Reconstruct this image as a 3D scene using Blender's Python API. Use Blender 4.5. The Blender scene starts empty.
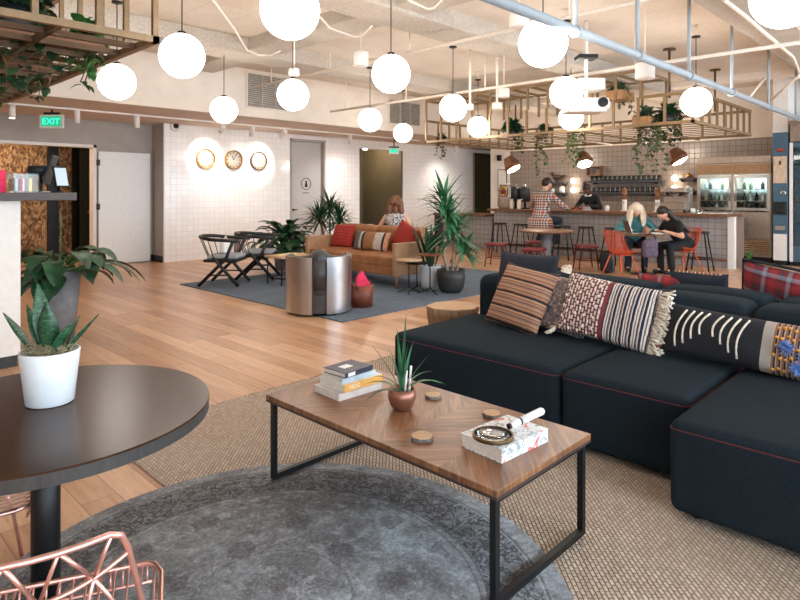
import bpy, bmesh, math, random
from math import pi, sin, cos, radians, sqrt, atan2
from mathutils import Vector as V, Matrix, Euler
RN = random.Random(11)
sc = bpy.context.scene
COL = sc.collection
# ------------------------------------------------------------------ site plan helpers
# room axes: X runs along the clock wall, Y runs along the bar; the eye stands 1.5 m over the origin
EYE, FPX, HOR = 1.5, 600.0, 192.0
ANG = atan2(600, 585); CA, SA = cos(ANG), sin(ANG)
def room(X, Y, z=0): return V((CA*X+SA*Y, -SA*X+CA*Y, z))
def at(px, py, z=0.0):            # sight line met with the level z
    Y = (EYE-z)*FPX/(py-HOR); return room((px-400)/FPX*Y, Y, z)
def dep(px, Y, z=0.0): return room((px-400)/FPX*Y, Y, z)
def on_x(px, x):                  # sight line met with the plane X = x : (y, depth)
    t = (px-400)/FPX; Y = x/(CA*t+SA); return (-SA*t+CA)*Y, Y
def on_y(px, y):
    t = (px-400)/FPX; Y = y/(-SA*t+CA); return (CA*t+SA)*Y, Y
def hz(py, Y): return EYE-(py-HOR)*Y/FPX
# ------------------------------------------------------------------ mesh builder
class MB:
    def __init__(s): s.bm = bmesh.new()
    def box(s, c, d, rz=0, rx=0, ry=0, bev=0, seg=2):
        m = Matrix.Translation(c) @ Euler((rx, ry, rz)).to_matrix().to_4x4() @ Matrix.Diagonal((d[0], d[1], d[2], 1))
        r = bmesh.ops.create_cube(s.bm, size=1, matrix=m)
        if bev:
            es = list({e for v in r['verts'] for e in v.link_edges})
            bmesh.ops.bevel(s.bm, geom=es, offset=bev, segments=seg, affect='EDGES', profile=.5)
        return s
    def b2(s, x0, x1, y0, y1, z0, z1, bev=0):
        return s.box(((x0+x1)/2, (y0+y1)/2, (z0+z1)/2), (abs(x1-x0), abs(y1-y0), abs(z1-z0)), bev=bev)
    def cyl(s, p, q, r, r2=None, n=12, cap=True):
        p, q = V(p), V(q); d = q-p; L = d.length
        if L < 1e-6: return s
        m = Matrix.Translation((p+q)/2) @ d.to_track_quat('Z', 'Y').to_matrix().to_4x4()
        r_ = bmesh.ops.create_cone(s.bm, cap_ends=cap, segments=n, radius1=r, radius2=r if r2 is None else r2, depth=L, matrix=m)
        for f in {f for v in r_['verts'] for f in v.link_faces}:
            if len(f.verts) == 4 and n > 4: f.smooth = True
        return s
    def ball(s, c, r, k=(1, 1, 1), sub=2, rot=None):
        m = Matrix.Translation(c) @ (rot.to_4x4() if rot else Matrix()) @ Matrix.Diagonal((r*k[0], r*k[1], r*k[2], 1))
        r_ = bmesh.ops.create_icosphere(s.bm, subdivisions=sub, radius=1, matrix=m)
        for f in {f for v in r_['verts'] for f in v.link_faces}: f.smooth = True
        return s
    def cap(s, p, q, r1, r2=None, sub=2):
        r2 = r1 if r2 is None else r2
        s.ball(p, r1, sub=sub); s.ball(q, r2, sub=sub); return s.cyl(p, q, r1, r2, n=14)
    def lathe(s, prof, c=(0, 0, 0), n=28, sx=1, sy=1, a0=0, a1=2*pi, flat=False):
        full = abs(a1-a0-2*pi) < 1e-6; m = n if full else n+1
        rings = []
        for r, z in prof:
            rings.append([s.bm.verts.new((c[0]+r*sx*cos(a0+(a1-a0)*i/n), c[1]+r*sy*sin(a0+(a1-a0)*i/n), c[2]+z)) for i in range(m)] if r > 1e-5
                         else [s.bm.verts.new((c[0], c[1], c[2]+z))])
        for a, b in zip(rings, rings[1:]):
            for i in range(n):
                j = (i+1) % m
                if len(a) == 1 and len(b) == 1: continue
                if len(a) == 1: f = [a[0], b[j], b[i]]
                elif len(b) == 1: f = [a[i], a[j], b[0]]
                else: f = [a[i], a[j], b[j], b[i]]
                try: s.bm.faces.new(f).smooth = not flat
                except ValueError: pass
        return s
    def tube(s, pts, r, n=7, closed=False, rr=None):
        pts = [V(p) for p in pts]; N = len(pts); rings = []
        up = None
        for i, p in enumerate(pts):
            if closed: t = pts[(i+1) % N]-pts[i-1]
            else: t = pts[min(i+1, N-1)]-pts[max(i-1, 0)]
            t.normalize()
            if up is None:
                up = V((0, 0, 1)) if abs(t.z) < .9 else V((1, 0, 0))
            up = (up-t*up.dot(t))
            if up.length < 1e-4: up = t.orthogonal()
            up.normalize(); sd = t.cross(up)
            q = rr[i] if rr else r
            rings.append([s.bm.verts.new(p+up*(q*cos(2*pi*k/n))+sd*(q*sin(2*pi*k/n))) for k in range(n)])
        prs = list(zip(rings, rings[1:]))+([(rings[-1], rings[0])] if closed else [])
        for a, b in prs:
            for k in range(n):
                s.bm.faces.new((a[k], a[(k+1) % n], b[(k+1) % n], b[k])).smooth = True
        if not closed:
            s.bm.faces.new(rings[0][::-1]); s.bm.faces.new(rings[-1])
        return s
    def prism(s, poly, z0, z1, m=None, bev=0):
        m = m or Matrix()
        a = [s.bm.verts.new(m @ V((x, y, z0))) for x, y in poly]; b = [s.bm.verts.new(m @ V((x, y, z1))) for x, y in poly]
        n = len(poly); fs = [s.bm.faces.new(a[::-1]), s.bm.faces.new(b)]
        for i in range(n): fs.append(s.bm.faces.new((a[i], a[(i+1) % n], b[(i+1) % n], b[i])))
        if bev: bmesh.ops.bevel(s.bm, geom=[e for e in fs[1].edges], offset=bev, segments=2, affect='EDGES', profile=.5)
        return s
    def face(s, pts, smooth=False):
        f = s.bm.faces.new([s.bm.verts.new(p) for p in pts]); f.smooth = smooth; return s
    def cushion(s, c, d, r=.05, bulge=0.0, m=None):           # rounded block, top swelling by bulge
        h = V(d)/2; m = m or Matrix(); c = V(c)
        def ax(L):
            e = [0, .12*r, .35*r, .65*r, r]; lo = [-L+x for x in e]
            k = 7; mid = [-L+r+(2*L-2*r)*i/k for i in range(1, k)]
            return lo+mid+[-x for x in lo[::-1]]
        A = [ax(h[0]), ax(h[1]), ax(h[2])]; cache = {}
        def vt(p):
            key = tuple(round(x, 5) for x in p)
            if key not in cache:
                q = V(p); inn = V([max(-(h[i]-r), min(h[i]-r, q[i])) for i in range(3)]); dd = q-inn
                if dd.length > 1e-9: q = inn+dd.normalized()*r
                if p[2] > 0: q.z += bulge*max(0, 1-(p[0]/h[0])**2)**.6*max(0, 1-(p[1]/h[1])**2)**.6*(p[2]/h[2])
                cache[key] = s.bm.verts.new(m @ (c+q))
            return cache[key]
        for a in range(3):
            u, w = (a+1) % 3, (a+2) % 3
            for sg in (-1, 1):
                for i in range(len(A[u])-1):
                    for j in range(len(A[w])-1):
                        ps = []
                        for du, dw in ((0, 0), (1, 0), (1, 1), (0, 1)):
                            p = [0, 0, 0]; p[a] = sg*h[a]; p[u] = A[u][i+du]; p[w] = A[w][j+dw]; ps.append(vt(p))
                        if sg < 0: ps = ps[::-1]
                        try: s.bm.faces.new(ps).smooth = True
                        except ValueError: pass
        return s
    def pillow(s, w, h, t, n=18, ear=.05):                    # stands in XZ, thickness along Y
        for sg in (-1, 1):
            g = []
            for i in range(n+1):
                row = []
                for j in range(n+1):
                    a, b = -1+2*i/n, -1+2*j/n
                    e = max(0, (1-a*a)*(1-b*b)); y = sg*t/2*e**.42
                    k = 1-ear*(1-b*b)*abs(a)**3; l = 1-ear*(1-a*a)*abs(b)**3
                    y += .006*sin(7*a+3*b)*e
                    row.append(s.bm.verts.new((a*w/2*k, y, b*h/2*l)))
                g.append(row)
            for i in range(n):
                for j in range(n):
                    f = [g[i][j], g[i+1][j], g[i+1][j+1], g[i][j+1]]
                    s.bm.faces.new(f if sg < 0 else f[::-1]).smooth = True
        bmesh.ops.remove_doubles(s.bm, verts=s.bm.verts, dist=1e-5)
        return s
    def leaf(s, base, d, L, W, droop=.3, n=6, fold=.25, tip=1.0, wide=.4):
        base = V(base); d = V(d).normalized(); sd = d.cross(V((0, 0, 1)))
        sd = V((1, 0, 0)) if sd.length < 1e-3 else sd.normalized()
        p = base.copy(); dd = d.copy(); prev = None
        for i in range(n+1):
            t = i/n
            w = W*((t/wide)**.6 if t < wide else max(0.02, (1-((t-wide)/(1-wide))**1.7*tip)))*.5 if t > 0 else W*.08
            nn = sd.cross(dd); lift = nn*(w*fold)
            row = [s.bm.verts.new(p-sd*w+lift), s.bm.verts.new(p), s.bm.verts.new(p+sd*w+lift)]
            if prev:
                for k in range(2): s.bm.faces.new((prev[k], prev[k+1], row[k+1], row[k])).smooth = True
            prev = row
            p = p+dd*(L/n); dd = (dd+V((0, 0, -droop/n*1.6))).normalized()
        return s
    def build(s, name, mat, parent=None, loc=(0, 0, 0), rot=(0, 0, 0)):
        bmesh.ops.recalc_face_normals(s.bm, faces=s.bm.faces)
        me = bpy.data.meshes.new(name); s.bm.to_mesh(me); s.bm.free()
        o = bpy.data.objects.new(name, me); COL.objects.link(o)
        o.location = loc; o.rotation_euler = rot
        if mat: me.materials.append(mat)
        if parent: o.parent = parent
        return o
def props(o, label, cat, group=None, kind=None):
    if label: o['label'] = label
    if cat: o['category'] = cat
    if group: o['group'] = group
    if kind: o['kind'] = kind
    return o
def thing(name, label, cat, loc=(0, 0, 0), rz=0, group=None, rot=None):
    o = bpy.data.objects.new(name, None); COL.objects.link(o); o.empty_display_size = .1
    o.location = loc; o.rotation_euler = rot or (0, 0, rz)
    return props(o, label, cat, group)
def struct(name, mb, mat, label=None):
    o = mb.build(name, mat); o['kind'] = 'structure'
    props(o, label or name.replace('_', ' ')+' of the open lounge', name.split('_')[0]); return o
def dup(root, label, loc=None, rz=None, group=None):
    def cp(o, par):
        c = o.copy(); COL.objects.link(c)
        if par is not None: c.parent = par
        for ch in list(o.children): cp(ch, c)
        return c
    r = cp(root, None)
    if loc is not None: r.location = loc
    if rz is not None: r.rotation_euler = (0, 0, rz)
    r['label'] = label
    if group: r['group'] = group
    return r
ORD = 'first second third fourth fifth sixth seventh eighth ninth tenth eleventh twelfth thirteenth fourteenth fifteenth sixteenth'.split()
# ------------------------------------------------------------------ materials
def lin(c): return tuple((x/255/12.92 if x <= 10 else ((x/255+.055)/1.055)**2.4) for x in c[:3])+(1,)
class N:
    def __init__(s, name):
        s.m = bpy.data.materials.new(name); s.m.use_nodes = True; s.t = s.m.node_tree; s.b = s.t.nodes['Principled BSDF']
    def n(s, t, **k):
        x = s.t.nodes.new(t)
        for a, b in k.items(): setattr(x, a, b)
        return x
    def l(s, a, b): s.t.links.new(a, b)
    def set(s, sock, v):
        if isinstance(v, bpy.types.NodeSocket): s.l(v, sock)
        elif isinstance(v, tuple) and len(v) == 3 and sock.type == 'RGBA': sock.default_value = lin(v)
        else: sock.default_value = v
    def obj(s): return s.n('ShaderNodeTexCoord').outputs['Object']
    def mapping(s, vec, sc=(1, 1, 1), rot=(0, 0, 0), loc=(0, 0, 0)):
        x = s.n('ShaderNodeMapping'); s.l(vec, x.inputs[0]); x.inputs['Scale'].default_value = sc; x.inputs['Rotation'].default_value = rot; x.inputs['Location'].default_value = loc
        return x.outputs[0]
    def noise(s, vec, scale, detail=4, dist=0, rough=.55):
        x = s.n('ShaderNodeTexNoise'); s.l(vec, x.inputs['Vector']); x.inputs['Scale'].default_value = scale; x.inputs['Detail'].default_value = detail
        x.inputs['Distortion'].default_value = dist; x.inputs['Roughness'].default_value = rough; return x.outputs['Fac']
    def voro(s, vec, scale, out='Distance'):
        x = s.n('ShaderNodeTexVoronoi'); s.l(vec, x.inputs['Vector']); x.inputs['Scale'].default_value = scale; return x.outputs[out]
    def math(s, op, a, b=None, c=None):
        x = s.n('ShaderNodeMath', operation=op); s.set(x.inputs[0], a)
        if b is not None: s.set(x.inputs[1], b)
        if c is not None: s.set(x.inputs[2], c)
        return x.outputs[0]
    def sep(s, vec): x = s.n('ShaderNodeSeparateXYZ'); s.l(vec, x.inputs[0]); return x.outputs
    def com(s, a, b, c=0.0):
        x = s.n('ShaderNodeCombineXYZ'); s.set(x.inputs[0], a); s.set(x.inputs[1], b); s.set(x.inputs[2], c); return x.outputs[0]
    def ramp(s, fac, stops, const=False):
        x = s.n('ShaderNodeValToRGB'); s.l(fac, x.inputs[0]); e = x.color_ramp.elements
        x.color_ramp.interpolation = 'CONSTANT' if const else 'LINEAR'
        while len(e) < len(stops): e.new(.5)
        for q, (p, c) in zip(e, stops): q.position = p
        for q, (p, c) in zip(e, stops): q.color = lin(c)
        return x.outputs['Color']
    def mix(s, f, a, b, mode='MIX'):
        x = s.n('ShaderNodeMix', data_type='RGBA', blend_type=mode); s.set(x.inputs[0], f); s.set(x.inputs[6], a); s.set(x.inputs[7], b); return x.outputs[2]
    def bump(s, h, st=.3, d=.01):
        x = s.n('ShaderNodeBump'); s.l(h, x.inputs['Height']); x.inputs['Strength'].default_value = st; x.inputs['Distance'].default_value = d; s.l(x.outputs[0], s.b.inputs['Normal'])
    def out(s, col, rough=.5, metal=0.0, **k):
        s.set(s.b.inputs['Base Color'], col); s.set(s.b.inputs['Roughness'], rough); s.b.inputs['Metallic'].default_value = metal
        for a, v in k.items(): s.b.inputs[a.replace('_', ' ')].default_value = v
        return s.m
def plain(name, c, rough=.5, metal=0.0, var=.08, scale=14, bump=0, **k):
    s = N(name); o = s.obj(); f = s.noise(o, scale)
    lo = tuple(max(0, x*(1-var)) for x in c); hi = tuple(min(255, x*(1+var)) for x in c)
    if bump: s.bump(s.noise(o, scale*6, 3), bump, .01)
    return s.out(s.ramp(f, [(.3, lo), (.7, hi)]), rough, metal, **k)
def glow(name, c, st):
    m = bpy.data.materials.new(name); m.use_nodes = True; t = m.node_tree; t.nodes.clear()
    e = t.nodes.new('ShaderNodeEmission'); e.inputs[0].default_value = lin(c); e.inputs[1].default_value = st
    o = t.nodes.new('ShaderNodeOutputMaterial'); t.links.new(e.outputs[0], o.inputs[0]); return m
def wood(name, a, b, axis='x', rough=.4, sc=1.0):
    s = N(name); o = s.obj(); k = {'x': (1.2, 14, 14), 'y': (14, 1.2, 14), 'z': (14, 14, 1.2)}[axis]
    v = s.mapping(o, tuple(x*sc for x in k)); f = s.noise(v, 2.2, 6, 1.2); g = s.noise(v, 9, 3)
    c = s.ramp(f, [(.3, a), (.52, tuple((x+y)/2 for x, y in zip(a, b))), (.72, b)])
    c = s.mix(.25, c, s.ramp(g, [(.35, a), (.65, b)]), 'MIX')
    s.bump(g, .08, .002); return s.out(c, rough)
def tiles(name, plane, c1, c2, grout, size=.15, rough=.18, mort=.006):
    s = N(name); x, y, z = s.sep(s.obj())
    v = s.com({'x': x, 'y': y}[plane], z)
    b = s.n('ShaderNodeTexBrick', offset=0.0, squash=1.0); s.l(v, b.inputs['Vector'])
    b.inputs['Scale'].default_value = 1; b.inputs['Brick Width'].default_value = size; b.inputs['Row Height'].default_value = size
    b.inputs['Mortar Size'].default_value = mort; b.inputs['Mortar Smooth'].default_value = .2
    b.inputs['Color1'].default_value = lin(c1); b.inputs['Color2'].default_value = lin(c2); b.inputs['Mortar'].default_value = lin(grout)
    tl = s.voro(s.mapping(v, (1/size, 1/size, 1)), 1.0, 'Color')
    inv = s.math('SUBTRACT', 1.0, b.outputs['Fac'])
    h = s.math('ADD', s.math('MULTIPLY', inv, 1.0), s.math('MULTIPLY', s.noise(v, 5, 2), .8))
    s.bump(h, .35, .006)
    return s.out(b.outputs['Color'], s.math('ADD', rough, s.math('MULTIPLY', b.outputs['Fac'], .5)))
def stripes(name, axis, period, stops, rough=.95, warp=.004, extra=None):
    s = N(name); o = s.obj(); x, y, z = s.sep(o); a = {'x': x, 'z': z, 'y': y}[axis]
    w = s.math('MULTIPLY', s.noise(o, 25, 2), warp*2)
    f = s.math('FRACT', s.math('DIVIDE', s.math('ADD', s.math('ADD', a, w), 5.0), period))
    c = s.ramp(f, stops, True)
    s.bump(s.noise(s.mapping(o, (60, 60, 200)), 3, 2), .5, .004)
    return s.out(c, rough)
m_white = plain('white_paint', (232, 226, 220), .6, var=.02)
m_plaster = plain('warm_white_plaster', (222, 210, 198), .8, var=.03, scale=3)
m_grey_wall = plain('grey_paint', (168, 160, 152), .8, var=.03, scale=3)
m_soffit = plain('soffit_paint', (214, 196, 180), .8, var=.02)
m_black = plain('black_metal', (22, 23, 25), .45, .3, var=.1)
m_blackwood = plain('black_stained_wood', (18, 17, 17), .45, var=.15)
m_brass = plain('bronze_tube', (134, 108, 76), .5, .15, var=.08)
m_dkbrass = plain('dark_bronze', (96, 72, 50), .45, .4, var=.1)
m_chrome = plain('steel', (190, 188, 184), .28, 1.0, var=.05)
m_copper = plain('rose_copper', (230, 180, 168), .3, .85, var=.06)
m_copperpot = plain('brushed_copper', (164, 116, 98), .4, .8, var=.08)
m_pipe = plain('pale_pipe_paint', (160, 170, 178), .5, var=.02)
m_cream = plain('cream_conduit_paint', (236, 224, 210), .6, var=.02)
m_globe = glow('opal_glass_lit', (255, 246, 236), 9.5)
m_lampglow = glow('lamp_glow_warm', (255, 232, 205), 9.0)
m_green = plain('deep_leaf', (30, 62, 38), .42, var=.45, scale=9)
m_green2 = plain('bright_leaf', (58, 104, 52), .42, var=.4, scale=9)
m_green3 = plain('grey_leaf', (70, 92, 66), .5, var=.35, scale=9)
m_yuc = plain('yucca_leaf', (52, 106, 72), .45, var=.4, scale=9)
m_stem = plain('plant_stem', (112, 92, 62), .8, var=.25)
m_soil = plain('potting_soil', (62, 48, 38), .95, var=.35, scale=60, bump=.6)
m_ceram = plain('white_ceramic', (226, 230, 234), .35, var=.02)
m_terrac = plain('grey_clay', (112, 110, 112), .7, var=.1)
m_blackpot = plain('charcoal_ceramic', (44, 46, 48), .5, var=.1)
m_tan = plain('tan_leather', (150, 98, 60), .5, var=.12, scale=6, bump=.15)
m_tanside = plain('pale_tan_leather', (166, 128, 96), .55, var=.08, scale=6, bump=.1)
m_grleather = plain('charcoal_leather', (52, 50, 50), .42, var=.15, scale=8, bump=.2)
m_brleather = plain('brown_leather', (112, 56, 36), .45, var=.2, scale=8, bump=.2)
m_pink = plain('pink_cloth', (226, 54, 92), .9, var=.1)
m_red = plain('red_cloth', (178, 46, 38), .95, var=.15, bump=.3)
m_orange = plain('orange_shell', (206, 84, 52), .4, var=.05)
m_maroon = plain('maroon_seat', (112, 34, 36), .5, var=.1)
m_navyfab = plain('navy_cloth', (30, 34, 46), .95, var=.15, scale=60, bump=.3)
m_fringe = plain('cream_wool', (226, 214, 198), .95, var=.1, scale=40, bump=.3)
m_piping = plain('red_piping', (92, 30, 38), .8, var=.05)
m_page = plain('book_pages', (224, 216, 206), .8, var=.05, scale=90)
m_glass = N('clear_glass').out((240, 246, 246), .02, 0.0, Transmission_Weight=1.0, IOR=1.35)
m_skin = plain('fair_skin', (214, 164, 138), .55, var=.05)
m_dskin = plain('brown_skin', (104, 68, 52), .55, var=.05)
m_darkhair = plain('dark_brown_hair', (40, 28, 24), .5, var=.3, scale=40)
m_brownhair = plain('auburn_hair', (98, 58, 36), .55, var=.35, scale=40)
m_blonde = plain('pale_blonde_hair', (222, 200, 176), .5, var=.07, scale=25)
m_blacktee = plain('black_cotton', (22, 22, 25), .9, var=.1)
m_teal = plain('teal_cotton', (74, 134, 138), .9, var=.12)
m_denim = plain('dark_denim', (32, 38, 52), .9, var=.15)
m_screen = plain('dark_screen', (18, 22, 28), .12, var=.05)
m_paper = plain('white_paper', (236, 234, 230), .8, var=.02)
m_bluepanel = plain('slate_blue_panel', (64, 96, 116), .45, var=.06)
m_dkwood = wood('dark_walnut_slab', (52, 40, 38), (84, 66, 60), 'x', .45)
m_barwood = wood('bar_top_wood', (92, 58, 38), (146, 98, 64), 'y', .4)
m_palewood = wood('pale_oak', (112, 90, 78), (144, 120, 106), 'z', .6)
m_legwood = wood('leg_wood', (112, 66, 38), (150, 96, 60), 'z', .45)
m_stump = wood('stump_bark', (92, 72, 58), (164, 132, 100), 'z', .8)
m_slice = wood('cut_wood_face', (176, 140, 108), (208, 174, 142), 'x', .7)
m_bark = plain('grey_bark', (112, 104, 98), .9, var=.3, scale=50, bump=.6)
def m_floor_():
    s = N('oak_plank_floor'); x, y, z = s.sep(s.obj()); v = s.com(y, x)
    b = s.n('ShaderNodeTexBrick', offset=.37, squash=1.0); s.l(v, b.inputs['Vector'])
    b.inputs['Scale'].default_value = 1; b.inputs['Brick Width'].default_value = 1.9; b.inputs['Row Height'].default_value = .165
    b.inputs['Mortar Size'].default_value = .0018; b.inputs['Bias'].default_value = 0
    b.inputs['Color1'].default_value = lin((0, 0, 0)); b.inputs['Color2'].default_value = lin((255, 255, 255)); b.inputs['Mortar'].default_value = lin((0, 0, 0))
    base = s.ramp(b.outputs['Color'], [(0, (166, 118, 84)), (.5, (198, 154, 118)), (1, (226, 186, 150))])
    off = s.math('MULTIPLY', b.outputs['Color'], 7.0)
    gv = s.com(s.math('ADD', s.math('MULTIPLY', y, .9), off), s.math('MULTIPLY', x, 11.0), off)
    g = s.noise(gv, 2.0, 6, 1.0); k = s.noise(gv, 9.0, 3)
    c = s.mix(.42, base, s.ramp(g, [(.3, (158, 110, 76)), (.5, (198, 152, 114)), (.7, (220, 178, 140))]))
    c = s.mix(s.math('MULTIPLY', s.math('GREATER_THAN', k, .66), .45), c, (112, 70, 44))
    c = s.mix(s.math('MULTIPLY', b.outputs['Fac'], .75), c, (84, 52, 34))
    s.bump(s.math('SUBTRACT', s.math('MULTIPLY', g, .12), b.outputs['Fac']), .25, .003)
    return s.out(c, s.math('ADD', .25, s.math('MULTIPLY', g, .14)))
m_floor = m_floor_()
def m_conc_():
    s = N('board_marked_concrete'); o = s.obj(); a = s.noise(o, 1.1, 5); b = s.noise(o, 16, 5)
    c = s.mix(.2, s.ramp(a, [(.3, (208, 192, 174)), (.7, (226, 214, 200))]), s.ramp(b, [(.35, (188, 172, 156)), (.65, (228, 216, 202))]))
    x, y, z = s.sep(o); ln = s.math('LESS_THAN', s.math('FRACT', s.math('DIVIDE', x, .62)), .012)
    c = s.mix(s.math('MULTIPLY', ln, .4), c, (150, 128, 106)); s.bump(b, .15, .015); return s.out(c, .85)
m_conc = m_conc_()
def m_conc2_():
    s = N('rough_sprayed_concrete'); o = s.obj(); b = s.noise(o, 34, 6, 0, .7); a = s.noise(o, 2, 4)
    c = s.mix(.5, s.ramp(b, [(.32, (150, 140, 128)), (.66, (222, 212, 200))]), s.ramp(a, [(.3, (186, 172, 156)), (.7, (208, 198, 186))]))
    s.bump(b, .7, .03); return s.out(c, .9)
m_conc2 = m_conc2_()
m_tile_c = tiles('white_glazed_tile', 'x', (246, 243, 241), (241, 237, 234), (222, 214, 207), .128, .12, .004)
m_tile_b = tiles('grey_square_tile', 'y', (140, 127, 118), (148, 135, 126), (116, 103, 95), .128, .3, .007)
m_tile_f = tiles('bar_front_tile', 'y', (156, 150, 148), (164, 159, 156), (128, 121, 118), .128, .3, .008)
m_tile_e = tiles('bar_end_tile', 'x', (156, 150, 148), (164, 159, 156), (128, 121, 118), .128, .3, .008)
def m_osb_():
    s = N('bark_wall'); o = s.obj(); a = s.voro(s.mapping(o, (1, 1, .5)), 30, 'Color'); n = s.noise(o, 11, 7, 2.5, .7)
    x = s.n('ShaderNodeSeparateColor'); s.l(a, x.inputs[0])
    c = s.ramp(s.math('ADD', s.math('MULTIPLY', x.outputs[0], .5), s.math('MULTIPLY', n, .5)), [(.25, (84, 60, 40)), (.5, (146, 110, 74)), (.75, (196, 160, 116))])
    s.bump(n, .8, .05); return s.out(c, .85)
m_osb = m_osb_()
m_olive = plain('olive_paint', (92, 84, 64), .6, var=.04, scale=3)
m_olivedk = plain('dark_green_door_paint', (30, 38, 32), .35, var=.08)
m_olivemid = plain('olive_door', (70, 66, 50), .5, var=.05)
m_doorwhite = plain('door_leaf_paint', (232, 231, 229), .55, var=.015)
def m_jute_():
    s = N('jute_weave'); o = s.obj(); x, y, z = s.sep(o)
    v = s.com(s.math('ADD', x, y), s.math('SUBTRACT', x, y))
    b = s.n('ShaderNodeTexBrick', offset=.5, squash=1.0); s.l(v, b.inputs['Vector'])
    b.inputs['Scale'].default_value = 1; b.inputs['Brick Width'].default_value = .05; b.inputs['Row Height'].default_value = .026; b.inputs['Mortar Size'].default_value = .006; b.inputs['Mortar Smooth'].default_value = 1
    b.inputs['Color1'].default_value = lin((196, 174, 154)); b.inputs['Color2'].default_value = lin((234, 216, 198)); b.inputs['Mortar'].default_value = lin((108, 88, 74))
    n = s.noise(o, 1.4, 4); f = s.noise(o, 130, 3)
    c = s.mix(.35, b.outputs['Color'], s.ramp(f, [(.3, (160, 136, 116)), (.7, (232, 216, 200))]))
    c = s.mix(s.math('MULTIPLY', n, .25), c, (176, 150, 128))
    s.bump(s.math('SUBTRACT', s.math('MULTIPLY', f, .3), b.outputs['Fac']), .9, .012); return s.out(c, .95)
m_jute = m_jute_()
def m_rug_():
    s = N('faded_oriental_wool'); o = s.obj(); x, y, z = s.sep(o)
    r = s.math('SQRT', s.math('ADD', s.math('MULTIPLY', x, x), s.math('MULTIPLY', y, y)))
    n = s.noise(o, 2.6, 8, .8, .62); f = s.noise(o, 70, 4); m2 = s.noise(o, 8, 1.5, 2.2, .5); w = s.noise(o, 20, 6, .6, .7); m3 = s.noise(o, 15, 1.5, 2.0, .5)
    c = s.ramp(n, [(.36, (104, 104, 108)), (.47, (130, 133, 138)), (.55, (148, 155, 162)), (.66, (182, 193, 204))])
    c = s.mix(s.math('MULTIPLY', s.math('GREATER_THAN', w, .57), .45), c, (196, 206, 216))
    c = s.mix(s.math('MULTIPLY', s.math('LESS_THAN', w, .42), .4), c, (62, 60, 64))
    inb = s.math('MULTIPLY', s.math('GREATER_THAN', r, .80), s.math('LESS_THAN', r, 1.0))
    orn = s.math('LESS_THAN', s.math('ABSOLUTE', s.math('SUBTRACT', m2, .5)), .04); or2 = s.math('LESS_THAN', s.math('ABSOLUTE', s.math('SUBTRACT', m3, .5)), .04)
    c = s.mix(s.math('MULTIPLY', inb, .45), c, (72, 70, 75))
    c = s.mix(s.math('MULTIPLY', s.math('MULTIPLY', s.math('MAXIMUM', orn, or2), s.math('ADD', .26, s.math('MULTIPLY', inb, .6))), s.math('GREATER_THAN', f, .36)), c, (34, 32, 36))
    def ring(a, w_): return s.math('LESS_THAN', s.math('ABSOLUTE', s.math('SUBTRACT', s.math('ADD', r, s.math('MULTIPLY', m2, .014)), a)), w_)
    for a, w_, k in ((.80, .006, .6), (1.02, .006, .6), (.77, .004, .45), (.30, .005, .35)):
        c = s.mix(s.math('MULTIPLY', ring(a, w_), k), c, (40, 38, 42))
    cell = s.math('FRACT', s.math('MULTIPLY', s.math('ADD', x, 5.07), 3.4)); cel2 = s.math('FRACT', s.math('MULTIPLY', s.math('ADD', y, 5.1), 3.4))
    dx = s.math('SUBTRACT', cell, .5); dy = s.math('SUBTRACT', cel2, .5)
    d = s.math('ADD', s.math('SQRT', s.math('ADD', s.math('MULTIPLY', dx, dx), s.math('MULTIPLY', dy, dy))), s.math('MULTIPLY', m2, .3))
    med = s.math('MULTIPLY', s.math('LESS_THAN', d, .33), s.math('LESS_THAN', r, .72))
    c = s.mix(s.math('MULTIPLY', s.math('MULTIPLY', med, s.math('GREATER_THAN', w, .44)), .55), c, (64, 50, 54))
    c = s.mix(.14, c, s.ramp(f, [(.36, (44, 43, 47)), (.64, (200, 206, 214))]))
    s.bump(f, .5, .008); return s.out(c, .95)
m_rug = m_rug_()
def m_rug2_():
    s = N('slate_blue_wool'); o = s.obj(); n = s.noise(o, 2.5, 5); f = s.noise(s.mapping(o, (1, 6, 1)), 26, 4)
    c = s.mix(.5, s.ramp(n, [(.3, (70, 82, 98)), (.7, (100, 114, 130))]), s.ramp(f, [(.35, (50, 58, 72)), (.65, (130, 144, 160))]))
    s.bump(f, .5, .01); return s.out(c, .95)
m_rug2 = m_rug2_()
def m_chev_():
    s = N('chevron_walnut_veneer'); x, y, z = s.sep(s.obj())
    w = .325
    tri = s.math('ABSOLUTE', s.math('SUBTRACT', s.math('FRACT', s.math('DIVIDE', s.math('ADD', y, 5.0), w*2)), .5))
    t = s.math('MULTIPLY', tri, w*2)
    a = s.math('ADD', s.math('MULTIPLY', x, .8), s.math('MULTIPLY', t, -.9)); b = s.math('ADD', s.math('MULTIPLY', x, .6), s.math('MULTIPLY', t, .9))
    pl = s.math('FLOOR', s.math('DIVIDE', s.math('ADD', a, 4.0), .085))
    side = s.math('FLOOR', s.math('DIVIDE', s.math('ADD', y, 5.0), w))
    wn = s.n('ShaderNodeTexWhiteNoise', noise_dimensions='2D'); s.l(s.com(pl, side), wn.inputs['Vector'])
    gv = s.com(s.math('MULTIPLY', a, 26.0), s.math('ADD', s.math('MULTIPLY', b, 2.2), s.math('MULTIPLY', wn.outputs['Value'], 9.0)), side)
    g = s.noise(gv, 1.6, 6, 1.4)
    c = s.mix(.6, s.ramp(wn.outputs['Value'], [(0, (98, 62, 40)), (1, (160, 112, 77))]), s.ramp(g, [(.28, (66, 40, 26)), (.5, (122, 82, 54)), (.72, (172, 126, 88))]))
    return s.out(c, .32)
m_chev = m_chev_()
m_tabletop = wood('espresso_table_top', (40, 23, 13), (80, 50, 31), 'x', .27); m_tabletop.node_tree.nodes['Principled BSDF'].inputs['Specular IOR Level'].default_value = .22
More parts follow.
